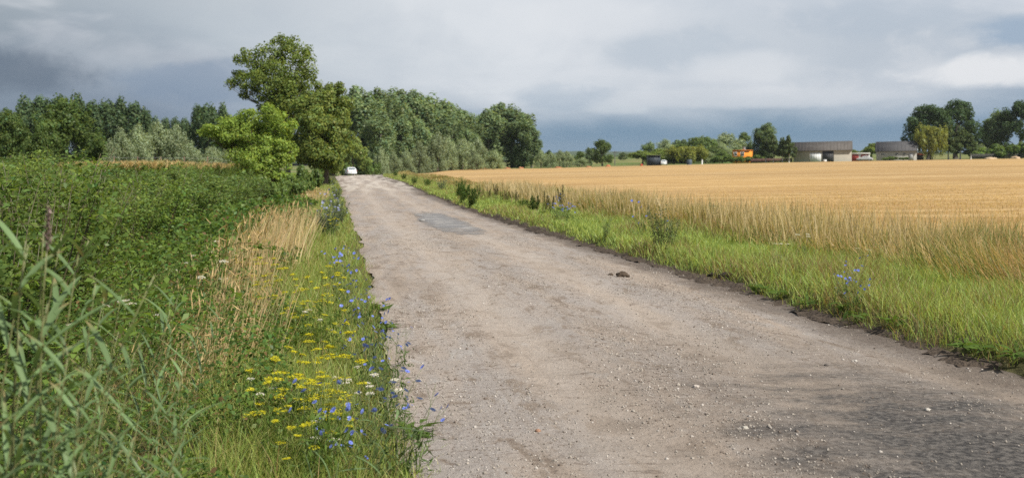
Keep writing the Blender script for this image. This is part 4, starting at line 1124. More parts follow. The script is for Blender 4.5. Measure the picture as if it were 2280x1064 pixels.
def mk_dock(i, H=1.0):
    s = MB(); heads = []; fo = MB()
    for k in range(3):
        a = k * 2.1 + i; t = np.linspace(0, 1, 7); pts = np.column_stack([math.cos(a) * .12 * t, math.sin(a) * .12 * t, H * (1 - .12 * k) * t])
        s.tube(pts, np.linspace(.008, .003, 7), 5, (.13, .10, .05))
        n = 260; q = rng.uniform(.45, 1, n); f = q * 6; k0 = np.minimum(f.astype(int), 5)
        P = pts[k0] + (pts[k0 + 1] - pts[k0]) * (f - k0)[:, None] + rng.normal(0, .028, (n, 3)) * (1.25 - q)[:, None] * 1.5
        sd = MB(); cards(sd, P, rng.normal(size=(n, 3)), .03, .018, np.array([.11, .105, .04]) * rng.uniform(.6, 1.3, (n, 1))); sd.tube(pts[2:], .006, 4, (.10, .08, .035)); heads.append(('seed_head', sd.mesh('seed_head', M_PETAL)))
    n = 26; a = rng.uniform(0, 6.28, n); d = np.column_stack([np.cos(a), np.sin(a), .5 * np.ones(n)])
    cards(fo, d * rng.uniform(.08, .16, (n, 1)) + np.array([0, 0, .15]), rng.normal(size=(n, 3)) * .4 + np.array([0, 0, 1]), .24, .06, np.array([.09, .15, .03]) * rng.uniform(.7, 1.2, (n, 1)), d)
    return [('stem', s.mesh('stem', M_STEM)), ('leaves', fo.mesh('leaves', M_GRASS))] + heads

def mk_herb(i, H=.8, col=(.075, .125, .035), W=.5, n=1100, leaf=.07):
    s = MB(); fo = MB(); P = []
    for k in range(9):
        a = k * 2.4 + i; r = W * .5 * math.sqrt((k + .3) / 9); tip = np.array([math.cos(a) * r, math.sin(a) * r, H * rng.uniform(.7, 1.05)])
        s.tube([(tip[0] * .2, tip[1] * .2, -.03), tip * np.array([.6, .6, .5]), tip], [.005, .004, .002], 4, (.12, .12, .05))
        c = n // 9; q = rng.uniform(.08, 1, c)[:, None]
        P.append(tip * np.concatenate([.2 + .8 * q, .2 + .8 * q, q], 1) + rng.normal(0, .045, (c, 3)) * (1.2 - .8 * q))
    P = np.concatenate(P); n = len(P)
    cards(fo, P, rng.normal(size=(n, 3)) * .7 + np.array([0, 0, .8]), leaf * rng.uniform(.5, 1.2, n), leaf * .35, np.array(col) * rng.uniform(.65, 1.35, (n, 1)))
    return [('stem', s.mesh('stem', M_STEM)), ('foliage', fo.mesh('foliage', M_NEARLEAF))]

def mk_rosette(i):
    fo = MB()
    n = 13; a = np.arange(n) * 2.4 + i; d = np.column_stack([np.cos(a), np.sin(a), rng.uniform(.25, .8, n)])
    cards(fo, d * rng.uniform(.05, .1, (n, 1)) + np.array([0, 0, .01]), rng.normal(size=(n, 3)) * .3 + np.array([0, 0, 1]), rng.uniform(.10, .17, n), rng.uniform(.03, .045, n), np.array([.09, .15, .035]) * rng.uniform(.75, 1.25, (n, 1)), d)
    return fo.mesh('weed_leaves', M_GRASS)

def put(name, var, k, px, py, d, cat, group=None, s=1.0, top=None, H=None):
    X, Y = hit(px, py); z = float(G(X, Y)) - .01
    sz = s * random.uniform(.72, 1.25)
    r = place(name, var[k % len(var)], d, cat, (X, Y, z), random.uniform(0, 6.28), (s, s, sz), group)
    r.rotation_euler = (random.uniform(-.16, .16), random.uniform(-.16, .16), r.rotation_euler[2])
    return r

def flowers():
    um = [mk_umbel(i) for i in range(4)]
    ch = [mk_chicory(i) for i in range(5)]
    ya = [mk_yarrow(i) for i in range(3)]
    # foot positions on the ground (photo pixels)
    near = [(640, 985), (700, 1000), (735, 985), (610, 1010), (672, 1040), (720, 1050), (745, 940), (650, 930), (690, 945), (600, 960)]
    for k, (px, py) in enumerate(near): put('umbel_plant', um, k, px, py + 70, 'yellow-flowered umbel plant in the nearest clump beside the grassy road edge', 'wildflower', 'yellow umbels in the near clump', random.uniform(.6, .9))
    mid = [(630, 760), (660, 750), (690, 765), (720, 750), (745, 770), (650, 800), (730, 805), (600, 745), (680, 735)]
    for k, (px, py) in enumerate(mid): put('umbel_plant', um, k + 1, px, py + 20, 'yellow-flowered umbel plant in the middle drift in front of the dry grass', 'wildflower', 'yellow umbels in the middle drift', random.uniform(.6, .95))
    for k, (px, py) in enumerate([(560, 690), (545, 660), (575, 650), (610, 700)]): put('umbel_plant', um, k + 2, px, py, 'yellow umbel plant standing in the tall dry grass', 'wildflower', 'yellow umbels in the dry grass', .95)
    for k, (px, py, d) in enumerate([(737, 545, 'yellow umbel plant at the foot of the grey-blue herb clump'), (712, 470, 'orange-yellow flowering plant by the far dry grass'), (655, 440, 'yellow flowering plant at the far thicket edge')]): put('umbel_plant', um, k + 1, px, py, d, 'wildflower', None, .9)
    blue = [(790, 1090), (720, 1075), (845, 1085), (900, 1050), (930, 1060), (815, 1010), (760, 1060), (690, 1095), (870, 985), (880, 900), (840, 905), (860, 860), (900, 830), (820, 880), (835, 820), (850, 780), (780, 820), (890, 960)]
    for k, (px, py) in enumerate(blue): put('chicory_plant', ch, k, px, py, 'thin-stemmed blue chicory flowering at the near left edge of the road', 'wildflower', 'blue chicory at the near road edge', random.uniform(.55, .9))
    for k, (px, py) in enumerate([(760, 690), (780, 700), (745, 660), (800, 720), (770, 640), (740, 620), (790, 740), (815, 745)]): put('chicory_plant', ch, k + 2, px, py, 'blue chicory among the yellow umbels on the middle verge', 'wildflower', 'blue chicory on the middle verge', .9)
    pale = [mk_chicory(i + 9, .7, 12, .03, (.30, .33, .52)) for i in range(3)]
    hb = [mk_herb(i, .75, (.115, .15, .10), .6, 900, .07) for i in range(2)]
    for k, (px, py) in enumerate([(735, 535), (750, 530), (720, 525), (742, 505), (758, 500), (728, 490), (750, 475), (738, 460), (755, 450), (742, 430), (748, 415)]):
        put('chicory_plant', pale, k, px, py, 'pale blue flowering herb in the greyish clump by the far left road edge', 'wildflower', 'pale blue herbs in the greyish clump', 1.2)
        if k % 2 == 0: put('herb_plant', hb, k, px - 6, py + 2, 'grey-green leafy herb in the greyish clump by the far left road edge', 'herb', 'grey-green herbs in the greyish clump', .95)
    for k, (px, py) in enumerate([(820, 1000), (760, 1000), (700, 1080), (880, 1000), (690, 790), (810, 960), (580, 980)]):
        put('yarrow_plant', ya, k, px, py, 'white-headed yarrow in the flowery left verge', 'wildflower', 'white yarrow on the left verge', .85)
    for k, (px, py) in enumerate([(200, 860), (330, 820), (240, 800), (470, 690), (420, 640), (480, 605)]):
        put('yarrow_plant', ya, k, px, py + 60, 'pinkish white flower head showing in the left undergrowth', 'wildflower', 'pale flower heads in the undergrowth', 1.6)
    # right verge
    for k, (px, py) in enumerate([(1250, 500), (1262, 505), (1240, 498), (1272, 498), (1255, 490)]): put('chicory_plant', ch, k, px, py, 'blue chicory in the far clump on the right verge', 'wildflower', 'blue chicory far clump, right verge', 1.15)
    for k, (px, py) in enumerate([(1870, 680), (1890, 690), (1905, 675), (1885, 660), (1915, 695)]): put('chicory_plant', ch, k + 3, px, py, 'blue chicory in the near clump on the right verge', 'wildflower', 'blue chicory near clump, right verge', .72)
    for k, (px, py) in enumerate([(1430, 535), (1475, 540)]): put('chicory_plant', ch, k, px, py, ['blue chicory left of the dark leafy mugwort', 'blue chicory just right of the dark leafy mugwort'][k], 'wildflower', None, 1.2)
    dk = [mk_dock(i) for i in range(3)]
    for k, (px, py) in enumerate([(1066, 442), (1076, 445), (1092, 448), (1104, 450), (1115, 450), (1124, 452), (1133, 455), (1140, 452), (1108, 446), (1146, 460)]):
        put('dock_plant', dk, k, px, py, f'dark seeding dock on the right verge, {ORD[k]} of the far row' if False else 'dark brown seeding dock stalk in the far row on the right verge', 'weed', 'seeding docks on the right verge', random.uniform(.6, .85))
    for k, (px, py, d) in enumerate([(1252, 478, 'tall single dock behind the far chicory clump'), (1210, 485, 'leaning dark dock left of the far chicory clump'), (1228, 482, 'dock just left of the far chicory clump')]): put('dock_plant', dk, k, px, py, d, 'weed', None, .85)
    he = [mk_herb(i, .8, (.07, .12, .03), .6, 1400, .075) for i in range(2)]; mug = [mk_herb(i + 4, .85, (.10, .135, .06), .45, 700, .05) for i in range(2)]
    for k, (px, py, d, s) in enumerate([(1030, 452, 'bright green leafy bush at the road edge, left of the docks', 1.1), (1050, 462, 'bright green leafy bush right of the leftmost at the docks', 1.1), (1020, 443, 'green leafy plant behind the leafy bush by the docks', 1.0), (1190, 478, 'green leafy plant between the docks and far chicory', .9), (1160, 470, 'low green leafy plant right of the docks', .7)]): put('herb_plant', he, k, px, py, d, 'herb', None, s)
    for k, (px, py, d, s) in enumerate([(1470, 560, 'dark leafy mugwort in the right verge, left of a pair', .95), (1490, 562, 'dark leafy mugwort in the right verge, right of a pair', .9), (1350, 535, 'small dark leafy plant on the right verge before the mugwort', .55), (1590, 520, 'reddish dark plant in the tall dry grass', .8)]): put('herb_plant', mug, k, px, py, d, 'herb', None, s)
    for k, (px, py, d, s) in enumerate([(880, 395, 'far green weed clump at the right road edge near the bend', 1.3), (900, 402, 'green weed clump after the bend on the right road edge', 1.2), (925, 412, 'green weed clump between bend and leafy bushes', 1.1), (950, 418, 'bright weed clump left of the leafy bushes', 1.1), (985, 428, 'grey-blue herb clump left of the leafy bushes', 1.2)]): put('herb_plant', he if k < 4 else hb, k, px, py, d, 'herb', None, s)
    pop = [mk_chicory(20, .55, 5, .03, (.62, .07, .02))]
    for k, (px, py, d) in enumerate([(1600, 535, 'red poppy in the dry grass, left one'), (1622, 535, 'red poppy in the dry grass, right one')]): put('poppy_plant', pop, k, px, py, d, 'wildflower', None, .75)
    yel = [mk_yarrow(12, .4)]
    for k, (px, py, d) in enumerate([(1735, 605, 'pale yarrow on the lawn-like verge, left one'), (1785, 590, 'pale yarrow at the foot of the tall dry grass'), (1920, 600, 'pale yarrow above the near chicory clump')]): put('yarrow_plant', yel, k, px, py, d, 'wildflower', None, 1.0)
    ro = [mk_rosette(i) for i in range(3)]
    for k, (px, py) in enumerate([(1735, 668), (1800, 690), (1880, 700), (1905, 722), (1990, 735), (2150, 790), (2190, 800), (2265, 815), (1690, 655), (860, 745), (925, 985), (845, 700)]):
        X, Y = hit(px, py)
        o = link('weed_rosette', ro[k % 3]); o.location = (X, Y, float(G(X, Y)) + .03); o.rotation_euler = (0, 0, k); o.scale = (1.2,) * 3
        tag(o, 'flat green weed rosette on the dark soil edge of the right verge' if k < 9 else 'flat green weed rosette creeping onto the left road edge', 'weed', 'weed rosettes on the right soil edge' if k < 9 else 'weed rosettes on the left road edge')

# ------------------------------------------------------------------ stones, clods
OCT_V = np.array([(1, 0, 0), (-1, 0, 0), (0, 1, 0), (0, -1, 0), (0, 0, 1), (0, 0, -1)], float)
OCT_F = np.array([(0, 2, 4), (2, 1, 4), (1, 3, 4), (3, 0, 4), (2, 0, 5), (1, 2, 5), (3, 1, 5), (0, 3, 5)])
def gravel():
    m = MB(); n = 46000
    Y = np.exp(rng.uniform(np.log(4.2), np.log(26), n)); s = rng.random(n); X = XL(Y) + (XR(Y) - XL(Y)) * s
    U = X - XC(Y)
    k = (fbm(X * 1.1, Y * .35, 91, 3) + rng.normal(0, .22, n) + .25 * np.exp(-((U + .25) / .3) ** 2) + .25 * np.exp(-((U - 1.4) / .35) ** 2) - .3 * np.exp(-((U - .55) / .3) ** 2) - .3 * np.exp(-((U + 1.1) / .3) ** 2) > .16) | (rng.random(n) < .06)
    X = X[k]; Y = Y[k]; n = len(X)
    r = .0038 + .008 * rng.random(n) ** 3 + .00016 * Y
    big = rng.random(n) < .012; r[big] *= 1.8
    Z = road_surf(X, Y) + .001
    sc = r[:, None] * rng.uniform(.6, 1.3, (n, 3)); sc[:, 2] *= .75
    a = rng.uniform(0, 6.28, n)
    V = OCT_V[None] * sc[:, None] + rng.normal(0, .18, (n, 6, 3)) * r[:, None, None]
    x = V[..., 0] * np.cos(a)[:, None] - V[..., 1] * np.sin(a)[:, None]; y = V[..., 0] * np.sin(a)[:, None] + V[..., 1] * np.cos(a)[:, None]
    V = np.stack([x, y, V[..., 2]], -1) + np.column_stack([X, Y, Z])[:, None]
    g = rng.random(n)
    tint = np.where((g < .2)[:, None], np.array([[.44, .41, .385]]), np.where((g < .78)[:, None], np.array([[.32, .29, .26]]), np.array([[.16, .13, .11]]))) * rng.uniform(.8, 1.2, (n, 1))
    Fc = (OCT_F[None] + (np.arange(n) * 6)[:, None, None]).reshape(-1, 3)
    m.add(V.reshape(-1, 3), None, Fc, np.repeat(np.clip(tint, 0, .85), 6, 0))
    tag(m.build('gravel', M_STONE), 'loose pale and dark gravel scattered over the dirt road', 'gravel', kind='stuff')

def lump(rad, seed, sq=.6, n=4):
    import bmesh
    bm = bmesh.new(); bmesh.ops.create_icosphere(bm, subdivisions=n, radius=1)
    V = np.array([v.co[:] for v in bm.verts]); Fc = np.array([[v.index for v in f.verts] for f in bm.faces]); bm.free()
    d = 1 + .5 * fbm(V[:, 0] * 1.6 + seed, V[:, 1] * 1.6 + V[:, 2] * 1.3, 7, 4) + .22 * fbm(V[:, 0] * 6 + V[:, 2] * 4, V[:, 1] * 6 + seed, 8, 3)
    return V * d[:, None] * np.array(rad) * np.array([1, 1, sq]), Fc
def clods():
    spec = [(1385, 630, .10, 'largest dark earth clod lying in the middle of the road', (.085, .065, .05)), (1360, 626, .04, 'small dark clod left of the largest clod', (.085, .065, .05)), (1615, 624, .13, 'dark lump of earth slumped from the right soil edge', (.05, .04, .033)), (1590, 618, .09, 'smaller earth lump left of the slumped one at the soil edge', (.05, .04, .033)),
            (1660, 990, .020, 'pale stone on the dark gravel at the lower right', (.42, .40, .365)), (2065, 942, .020, 'round pale stone on the dark gravel near the right', (.44, .42, .39)), (1905, 826, .016, 'whitish stone at the upper end of the dark gravel', (.44, .42, .40)), (940, 500, .08, 'grey stone on the left of the asphalt patch', (.3, .3, .3)), (1840, 838, .018, 'dark stone chip left of the dark gravel', (.09, .08, .075)), (1550, 893, .025, 'pale stone on the beige road, low', (.42, .38, .35)),
            (1145, 497, .09, 'white scrap of stone on the right road edge far off', (.7, .68, .66)), (1198, 990, .02, 'reddish stone near the bottom of the road', (.33, .2, .14))]
    for k, (px, py, r, d, c) in enumerate(spec):
        X, Y = hit(px, py)
        V, Fc = lump((r, r * .8, r), k * 3.1, .62, 3)
        m = MB(); m.add(V, None, Fc, c)
        clod = 'clod' in d or 'earth' in d
        o = m.build('earth_clod' if clod else 'stone', M_SOIL if clod else M_STONE, smooth=True)
        o.location = (X, Y, max(float(road_surf(X, Y)), float(G(X, Y)) if k in (2, 3) else -9) + r * .15)
        tag(o, d, 'clod' if clod else 'stone')

# ------------------------------------------------------------------ buildings
def wbase(px, Y):
    X = (px - CX) / F * Y
    return X, Y, float(G(X, Y))
def gable_building(name, label, cat, pxl, pxr, Y, wall_h, rise, depth, rot, wall_col, roof_col, over=.35):
    X0 = (pxl - CX) / F * Y; X1 = (pxr - CX) / F * Y
    cxm = (X0 + X1) / 2; L = (X1 - X0) / (math.cos(rot) - cxm / Y * math.sin(rot))
    z = min(float(G(X0, Y)), float(G(X1, Y))) - .1
    t = thing(name, label, cat, (cxm, Y, z + .12), rot); t.rotation_euler = (0, -R(1.2), rot)
    h = L / 2
    m = MB()
    P = [(-h, 0), (h, 0), (h, depth), (-h, depth)]
    V = [(x, y, 0) for x, y in P] + [(x, y, wall_h) for x, y in P] + [(-h, depth / 2, wall_h + rise - .1), (h, depth / 2, wall_h + rise - .1)]
    m.add(V, [(0, 1, 5, 4), (1, 2, 6, 5), (2, 3, 7, 6), (3, 0, 4, 7)], [(5, 6, 9), (7, 4, 8)], wall_col)
    m.build('wall', M_WALL, t)
    r = MB(); th = .14
    sl = rise / (depth / 2)
    for sgn in (0, 1):
        y0 = -over if sgn == 0 else depth + over; zz = wall_h - over * sl
        V = [(-h - .3, y0, zz + .02), (h + .3, y0, zz + .02), (h + .3, depth / 2, wall_h + rise + .02), (-h - .3, depth / 2, wall_h + rise + .02)]
        V = V + [(x, y, q + th) for x, y, q in V]
        r.add(V, [(0, 1, 2, 3), (4, 7, 6, 5), (0, 4, 5, 1), (3, 2, 6, 7), (1, 5, 6, 2), (0, 3, 7, 4)], None, roof_col)
    # corrugation ridges on the slope facing us
    nrib = int(L / .9)
    for k in range(nrib + 1):
        x = -h + L * k / nrib
        V = [(x - .05, -over, wall_h - over * sl + th + .02), (x + .05, -over, wall_h - over * sl + th + .02), (x + .05, depth / 2, wall_h + rise + th + .02), (x - .05, depth / 2, wall_h + rise + th + .02)]
        V2 = [(a, b, q + .022) for a, b, q in V]
        r.add(V + V2, [(4, 5, 6, 7), (0, 1, 5, 4), (1, 2, 6, 5), (3, 0, 4, 7)], None, np.array(roof_col) * 1.02)
    r.build('roof', M_ROOF, t)
    return t, L
def fpanel(t, name, xa, xb, za, zb, col, mat, out=.06, planks=0, frame=None):
    m = MB()
    m.box((xa, -out, za), (xb, .02, zb), col)
    for k in range(1, planks):
        x = xa + (xb - xa) * k / planks
        m.box((x - .025, -out - .02, za + .02), (x + .025, -out + .003, zb - .02), np.array(col) * .72)
    if frame:
        for a, b, c, d in ((xa - .1, xa, za, zb + .1), (xb, xb + .1, za, zb + .1), (xa, xb, zb, zb + .1)):
            m.box((a, -out - .03, c), (b, .01, d), frame)
    return m.build(name, mat, t)
def window_part(t, xa, xb, za, zb, fcol=(.6, .6, .58), out=.05, name='window'):
    f = MB()
    e = .09
    for a, b, c, d in ((xa, xa + e, za, zb), (xb - e, xb, za, zb), (xa + e, xb - e, zb - e, zb), (xa + e, xb - e, za, za + e), ((xa + xb) / 2 - .03, (xa + xb) / 2 + .03, za + e, zb - e)):
        f.box((a, -out, c), (b, .01, d), fcol)
    w = f.build(name, M_PAINT, t)
    g = MB(); g.box((xa + e * .5, -.02, za + e * .5), (xb - e * .5, .012, zb - e * .5), (.03, .04, .05)); g.build('pane', M_GLASS, w)
    return w

def farm():
    Y = 285.0; k = Y / F
    # long barn
    t, L = gable_building('barn', 'long grey barn with dark roof, one white and one dark door', 'barn', 1766, 1896, Y, 3.45, 2.40, 9, R(-19), (.40, .375, .335), (.098, .090, .086))
    def xx(px): return (px - 1831) * k / (math.cos(R(19)) + .312 * math.sin(R(19)))
    fpanel(t, 'door', xx(1804), xx(1829), .05, 2.75, (.68, .71, .73), M_PAINT, .08, 5, (.35, .34, .32))['label'] = 'pale whitish double barn door'
    fpanel(t, 'door', xx(1832.5), xx(1856), .05, 3.1, (.055, .058, .065), M_PAINT, .08, 6, (.1, .1, .1))['label'] = 'dark grey sliding barn door'
    X, _, z = wbase(1836.5, 280)
    m = MB(); m.box((-.42, -.35, 0), (.42, .35, .62), (.66, .70, .74)); b = m.build('crate', M_PAINT); m = MB(); m.box((-.45, -.38, .62), (.45, .38, .70), (.7, .74, .78)); m.build('lid', M_PAINT, b)
    b.location = (X, 280, z); tag(b, 'white box standing in front of the dark barn door', 'box')
    # garages
    X0, _, z = wbase(1916, 288)
    t = thing('garage', 'low row of two red garages with white fascia beside the long barn', 'garage', (X0, 288, z - .05), R(-19))
    h = 19.5 * 288 / F
    m = MB(); m.box((-h, 0, 0), (h, 5, 2.15), (.66, .65, .63)); m.build('wall', M_WALL, t)
    m = MB(); m.box((-h - .15, -.25, 2.15), (h + .15, 5.2, 2.45), (.68, .68, .68)); m.build('roof', M_ROOF, t)
    for a, b in ((1897.5, 1912), (1917, 1932)):
        fpanel(t, 'door', (a - 1916) * 288 / F, (b - 1916) * 288 / F, .03, 2.0, (.30, .045, .04), M_PAINT, .06, 8)
    # grey house
    t, L = gable_building('farm_house', 'grey block-built farmhouse with dark roof and small windows', 'house', 1951, 2041, Y, 2.85, 2.65, 9, R(-23), (.38, .375, .36), (.078, .078, .085), .3)
    def xh(px): return (px - 1996) * k / (math.cos(R(23)) + .386 * math.sin(R(23)))
    for a, b, c, d in ((1961.5, 1969, 1.55, 2.2), (1994, 2001, 1.55, 2.25), (2011, 2017.5, 1.5, 2.25)): window_part(t, xh(a), xh(b), c, d, (.45, .45, .43))
    fpanel(t, 'door', xh(2026), xh(2033), .05, 2.0, (.55, .56, .57), M_PAINT, .06, 3, (.2, .2, .2))
    m = MB(); hx = L / 2 + .28
    m.add([(hx, -.3, 2.68), (hx, 4.5, 5.56), (hx, 4.5, 5.34), (hx, -.3, 2.46), (hx + .08, -.3, 2.68), (hx + .08, 4.5, 5.56), (hx + .08, 4.5, 5.34), (hx + .08, -.3, 2.46)], [(0, 1, 2, 3), (4, 7, 6, 5), (0, 4, 5, 1), (3, 2, 6, 7)], None, (.5, .62, .66)); m.build('bargeboard', M_PAINT, t)
    # red-roofed lean-to
    X0, _, z = wbase(2049, 287)
    t = thing('outbuilding', 'tiny red-roofed shed against the right end of the farmhouse', 'shed', (X0, 287, z), 0)
    m = MB(); m.box((-.95, 0, 0), (.95, 2.5, 1.5), (.09, .08, .07)); m.build('wall', M_WALL, t)
    m = MB(); m.add([(-1.1, -.2, 1.5), (1.1, -.2, 1.5), (1.1, 2.6, 2.0), (-1.1, 2.6, 2.0), (-1.1, -.2, 1.6), (1.1, -.2, 1.6), (1.1, 2.6, 2.1), (-1.1, 2.6, 2.1)], [(0, 3, 2, 1), (4, 5, 6, 7), (0, 1, 5, 4), (1, 2, 6, 5), (2, 3, 7, 6), (3, 0, 4, 7)], None, (.36, .10, .06)); m.build('roof', M_ROOF, t)
    # orange house
    Yo = 306.0; X0, _, z = wbase(1650, Yo)
    t = thing('flat_roofed_house', 'bright orange flat-roofed house half hidden by green bushes', 'house', (X0, Yo, z - .2), R(-22))
    h = 19 * Yo / F
    m = MB(); m.box((-h, 0, 0), (h, 6, 4.0), (.76, .27, .035)); m.build('wall', M_WALL, t)
    m = MB(); m.box((-h - .15, -.15, 4.0), (h + .15, 6.15, 4.22), (.60, .19, .03)); rf = m.build('roof', M_ROOF, t)
    m = MB(); m.box((.3, 1.2, 4.22), (1.0, 2.0, 5.1), (.35, .37, .38)); m.box((.22, 1.12, 5.1), (1.08, 2.08, 5.22), (.25, .26, .27)); m.build('chimney', M_WALL, rf)
    window_part(t, -.1, .95, 2.35, 3.6, (.75, .75, .75), .06)
    window_part(t, -2.2, -1.2, 2.35, 3.6, (.75, .75, .75), .06)
    # dark shed
    Ys = 272.0; X0, _, z = wbase(1457.5, Ys)
    t = thing('shed', 'dark slate-grey boxy shed at the edge of the field', 'shed', (X0, Ys, z - .1), R(2))
    h = 13 * Ys / F
    m = MB(); m.box((-h, 0, 0), (h, 3.2, 2.75), (.045, .058, .078))
    for q in range(1, 9):
        x = -h + 2 * h * q / 9; m.box((x - .03, -.03, .05), (x + .03, 0.003, 2.7), (.035, .045, .06))
    m.build('wall', M_PAINT, t)
    m = MB(); m.box((-h - .2, -.3, 2.75), (h + .2, 3.4, 2.95), (.05, .05, .055)); m.build('roof', M_ROOF, t)
    # white van
    Yv = 270.0; X0, _, z = wbase(1478, Yv)
    vehicle('parked_car', 'white car parked just right of the dark shed', 'car', (X0, Yv, z), R(-8), col=(.72, .75, .77))
    X0, _, z = wbase(1943, 283)
    vehicle('parked_car', 'pale car parked between the red garages and the farmhouse', 'car', (X0, 283, z), R(62), col=(.5, .52, .54))
    # water barrel, white post
    X0, _, z = wbase(1535, 274)
    t = thing('rain_barrel', 'dark blue-grey barrel at the foot of the weeping willow', 'barrel', (X0, 274, z))
    m = MB(); q = np.linspace(0, 1, 7); m.tube(np.column_stack([q * 0, q * 0, q * 1.4]), .62 + .12 * np.sin(q * math.pi), 14, (.09, .12, .16)); m.build('body', M_PAINT, t)
    m = MB(); m.tube([(0, 0, 1.4), (0, 0, 1.46)], .66, 14, (.06, .08, .1)); m.build('lid', M_PAINT, t)
    X0, _, z = wbase(1563.5, 276)
    t = thing('marker_post', 'short white post standing right of the weeping willow', 'post', (X0, 276, z))
    m = MB(); m.tube([(0, 0, -.2), (0, 0, 1.25)], .16, 8, (.7, .7, .68)); m.build('post', M_PAINT, t)
    m = MB(); m.tube([(0, 0, 1.25), (0, 0, 1.4)], [.2, .05], 8, (.5, .5, .5)); m.build('cap', M_PAINT, t)
    # fences
    def fence(label, p0, p1, Yf, h, col, slats, n):
        a = wbase(p0, Yf); b = wbase(p1, Yf)
        t = thing('fence', label, 'fence', (a[0], Yf, a[2])); L = b[0] - a[0]; dz = b[2] - a[2]
        m = MB()
        for k in range(slats):
            x = L * (k + .5) / slats; m.box((x - L / slats * .42, -.02, dz * x / L + .1), (x + L / slats * .42, .02, dz * x / L + h), np.array(col) * rng.uniform(.8, 1.2))
        m.build('slats', M_PAINT, t)
        for k in range(n):
            x = L * k / (n - 1); m = MB(); m.box((x - .07, .02, dz * x / L - .2), (x + .07, .16, dz * x / L + h + .12), np.array(col) * .8); m.build('post', M_PAINT, t)
    fence('low dark red-brown fence under the birches left of the long barn', 1672, 1764, 292, 1.25, (.10, .045, .04), 70, 8)
    fence('dark board fence below the hedge at the far right', 2160, 2300, 296, 1.5, (.045, .045, .042), 80, 9)
    # soil and brick heaps along the field edge
    for k, (px, Y, w, h, d, c) in enumerate([(1440, 270, 20, 8, 'left', 0), ]): pass
    hp = [(1354, 256, 12, 5, 'reddish heap by the stout lone tree at the field edge', (.42, .17, .09)), (1428, 268, 7, 4, 'small red heap left of the dark shed', (.36, .08, .05)), (1243, 250, 14, 3, 'low reddish heap below the twin silvery willows', (.40, .17, .09)), (1078, 268, 18, 6, 'reddish heap below the rounded grey willow', (.42, .2, .11)), (1130, 262, 12, 3.4, 'low reddish heap before the poplar clump, middle', (.42, .2, .11)), (1160, 258, 14, 3.4, 'low reddish heap before the poplar clump, right', (.42, .2, .11)), (1310, 255, 12, 3, 'low reddish heap below the spindly poplar', (.42, .2, .11)),
          (2205, 284, 26, 3.6, 'pale sandy heap at the far right field edge', (.5, .38, .26)), (2262, 284, 20, 5, 'second sandy heap cut off toward the right frame edge', (.5, .36, .25))]
    for k, (px, Y, w, h, d, c) in enumerate(hp):
        X, _, z = wbase(px, Y); V, Fc = lump((w * Y / F / 2, w * Y / F / 2.5, h * Y / F), k * 2.3, 1.0, 3)
        m = MB(); m.add(V, None, Fc, c); o = m.build('soil_heap', M_SOIL, smooth=True); o.location = (X, Y, z + .02); tag(o, d, 'heap')
    # utility poles with wires
    def pole(px, top, Yp, label):
        X, _, z = wbase(px, Yp); h = CAM_Z - (top - HY) / F * Yp - z
        t = thing('utility_pole', label, 'pole', (X, Yp, z))
        m = MB(); m.tube([(0, 0, -.3), (0, 0, h)], [.15, .10], 8, (.09, .085, .08)); m.build('post', M_BARK, t)
        m = MB(); m.box((-.7, -.18, h - .6), (.7, -.08, h - .45), (.08, .075, .07)); m.build('crossarm', M_BARK, t)
        for x in (-.6, 0, .6):
            m = MB(); m.tube([(x, -.13, h - .45), (x, -.13, h - .25)], [.05, .035], 6, (.4, .4, .4)); m.build('insulator', M_PAINT, t)
        return X, Yp, z + h - .25
    a = pole(1369, 336, 330, 'dark utility pole standing in the green gap right of the stout tree')
    b = pole(1440, 338, 420, 'farther utility pole behind the yellow-green tree')
    for k, x in enumerate((-.6, 0, .6)):
        q = np.linspace(0, 1, 14)[:, None]
        A = np.array([a[0] + x, a[1] - .13, a[2]]); B = np.array([b[0] + x, b[1] - .13, b[2]])
        m = MB(); m.tube(A + (B - A) * q - np.array([0, 0, 1.2]) * (4 * q * (1 - q)), .025, 4, (.05, .05, .055))
        tag(m.build('wire', M_RUBBER), ['left', 'middle', 'right'][k] + ' wire strung between the two utility poles', 'wire')
    # wire fence beyond the maize
    Yf = 128; a = wbase(150, Yf)
    t = thing('wire_fence', 'thin wire fence running beyond the maize under the willows', 'fence', (a[0], Yf, 0))
    xs = [wbase(p, Yf)[0] - a[0] for p in range(150, 560, 52)]
    for x in xs:
        z = float(G(a[0] + x, Yf)); m = MB(); m.tube([(x, 0, z - .2), (x, 0, 1.78)], .06, 6, (.16, .10, .07)); m.build('post', M_BARK, t)
    for zz in (1.70, 1.15):
        q = np.linspace(xs[0], xs[-1], 30); m = MB(); m.tube(np.column_stack([q, q * 0 - .07, zz + .05 * np.cos(q * 2.1) - .2 * (q / xs[-1])]), .012, 4, (.35, .36, .36)); m.build('strand', M_PAINT, t)

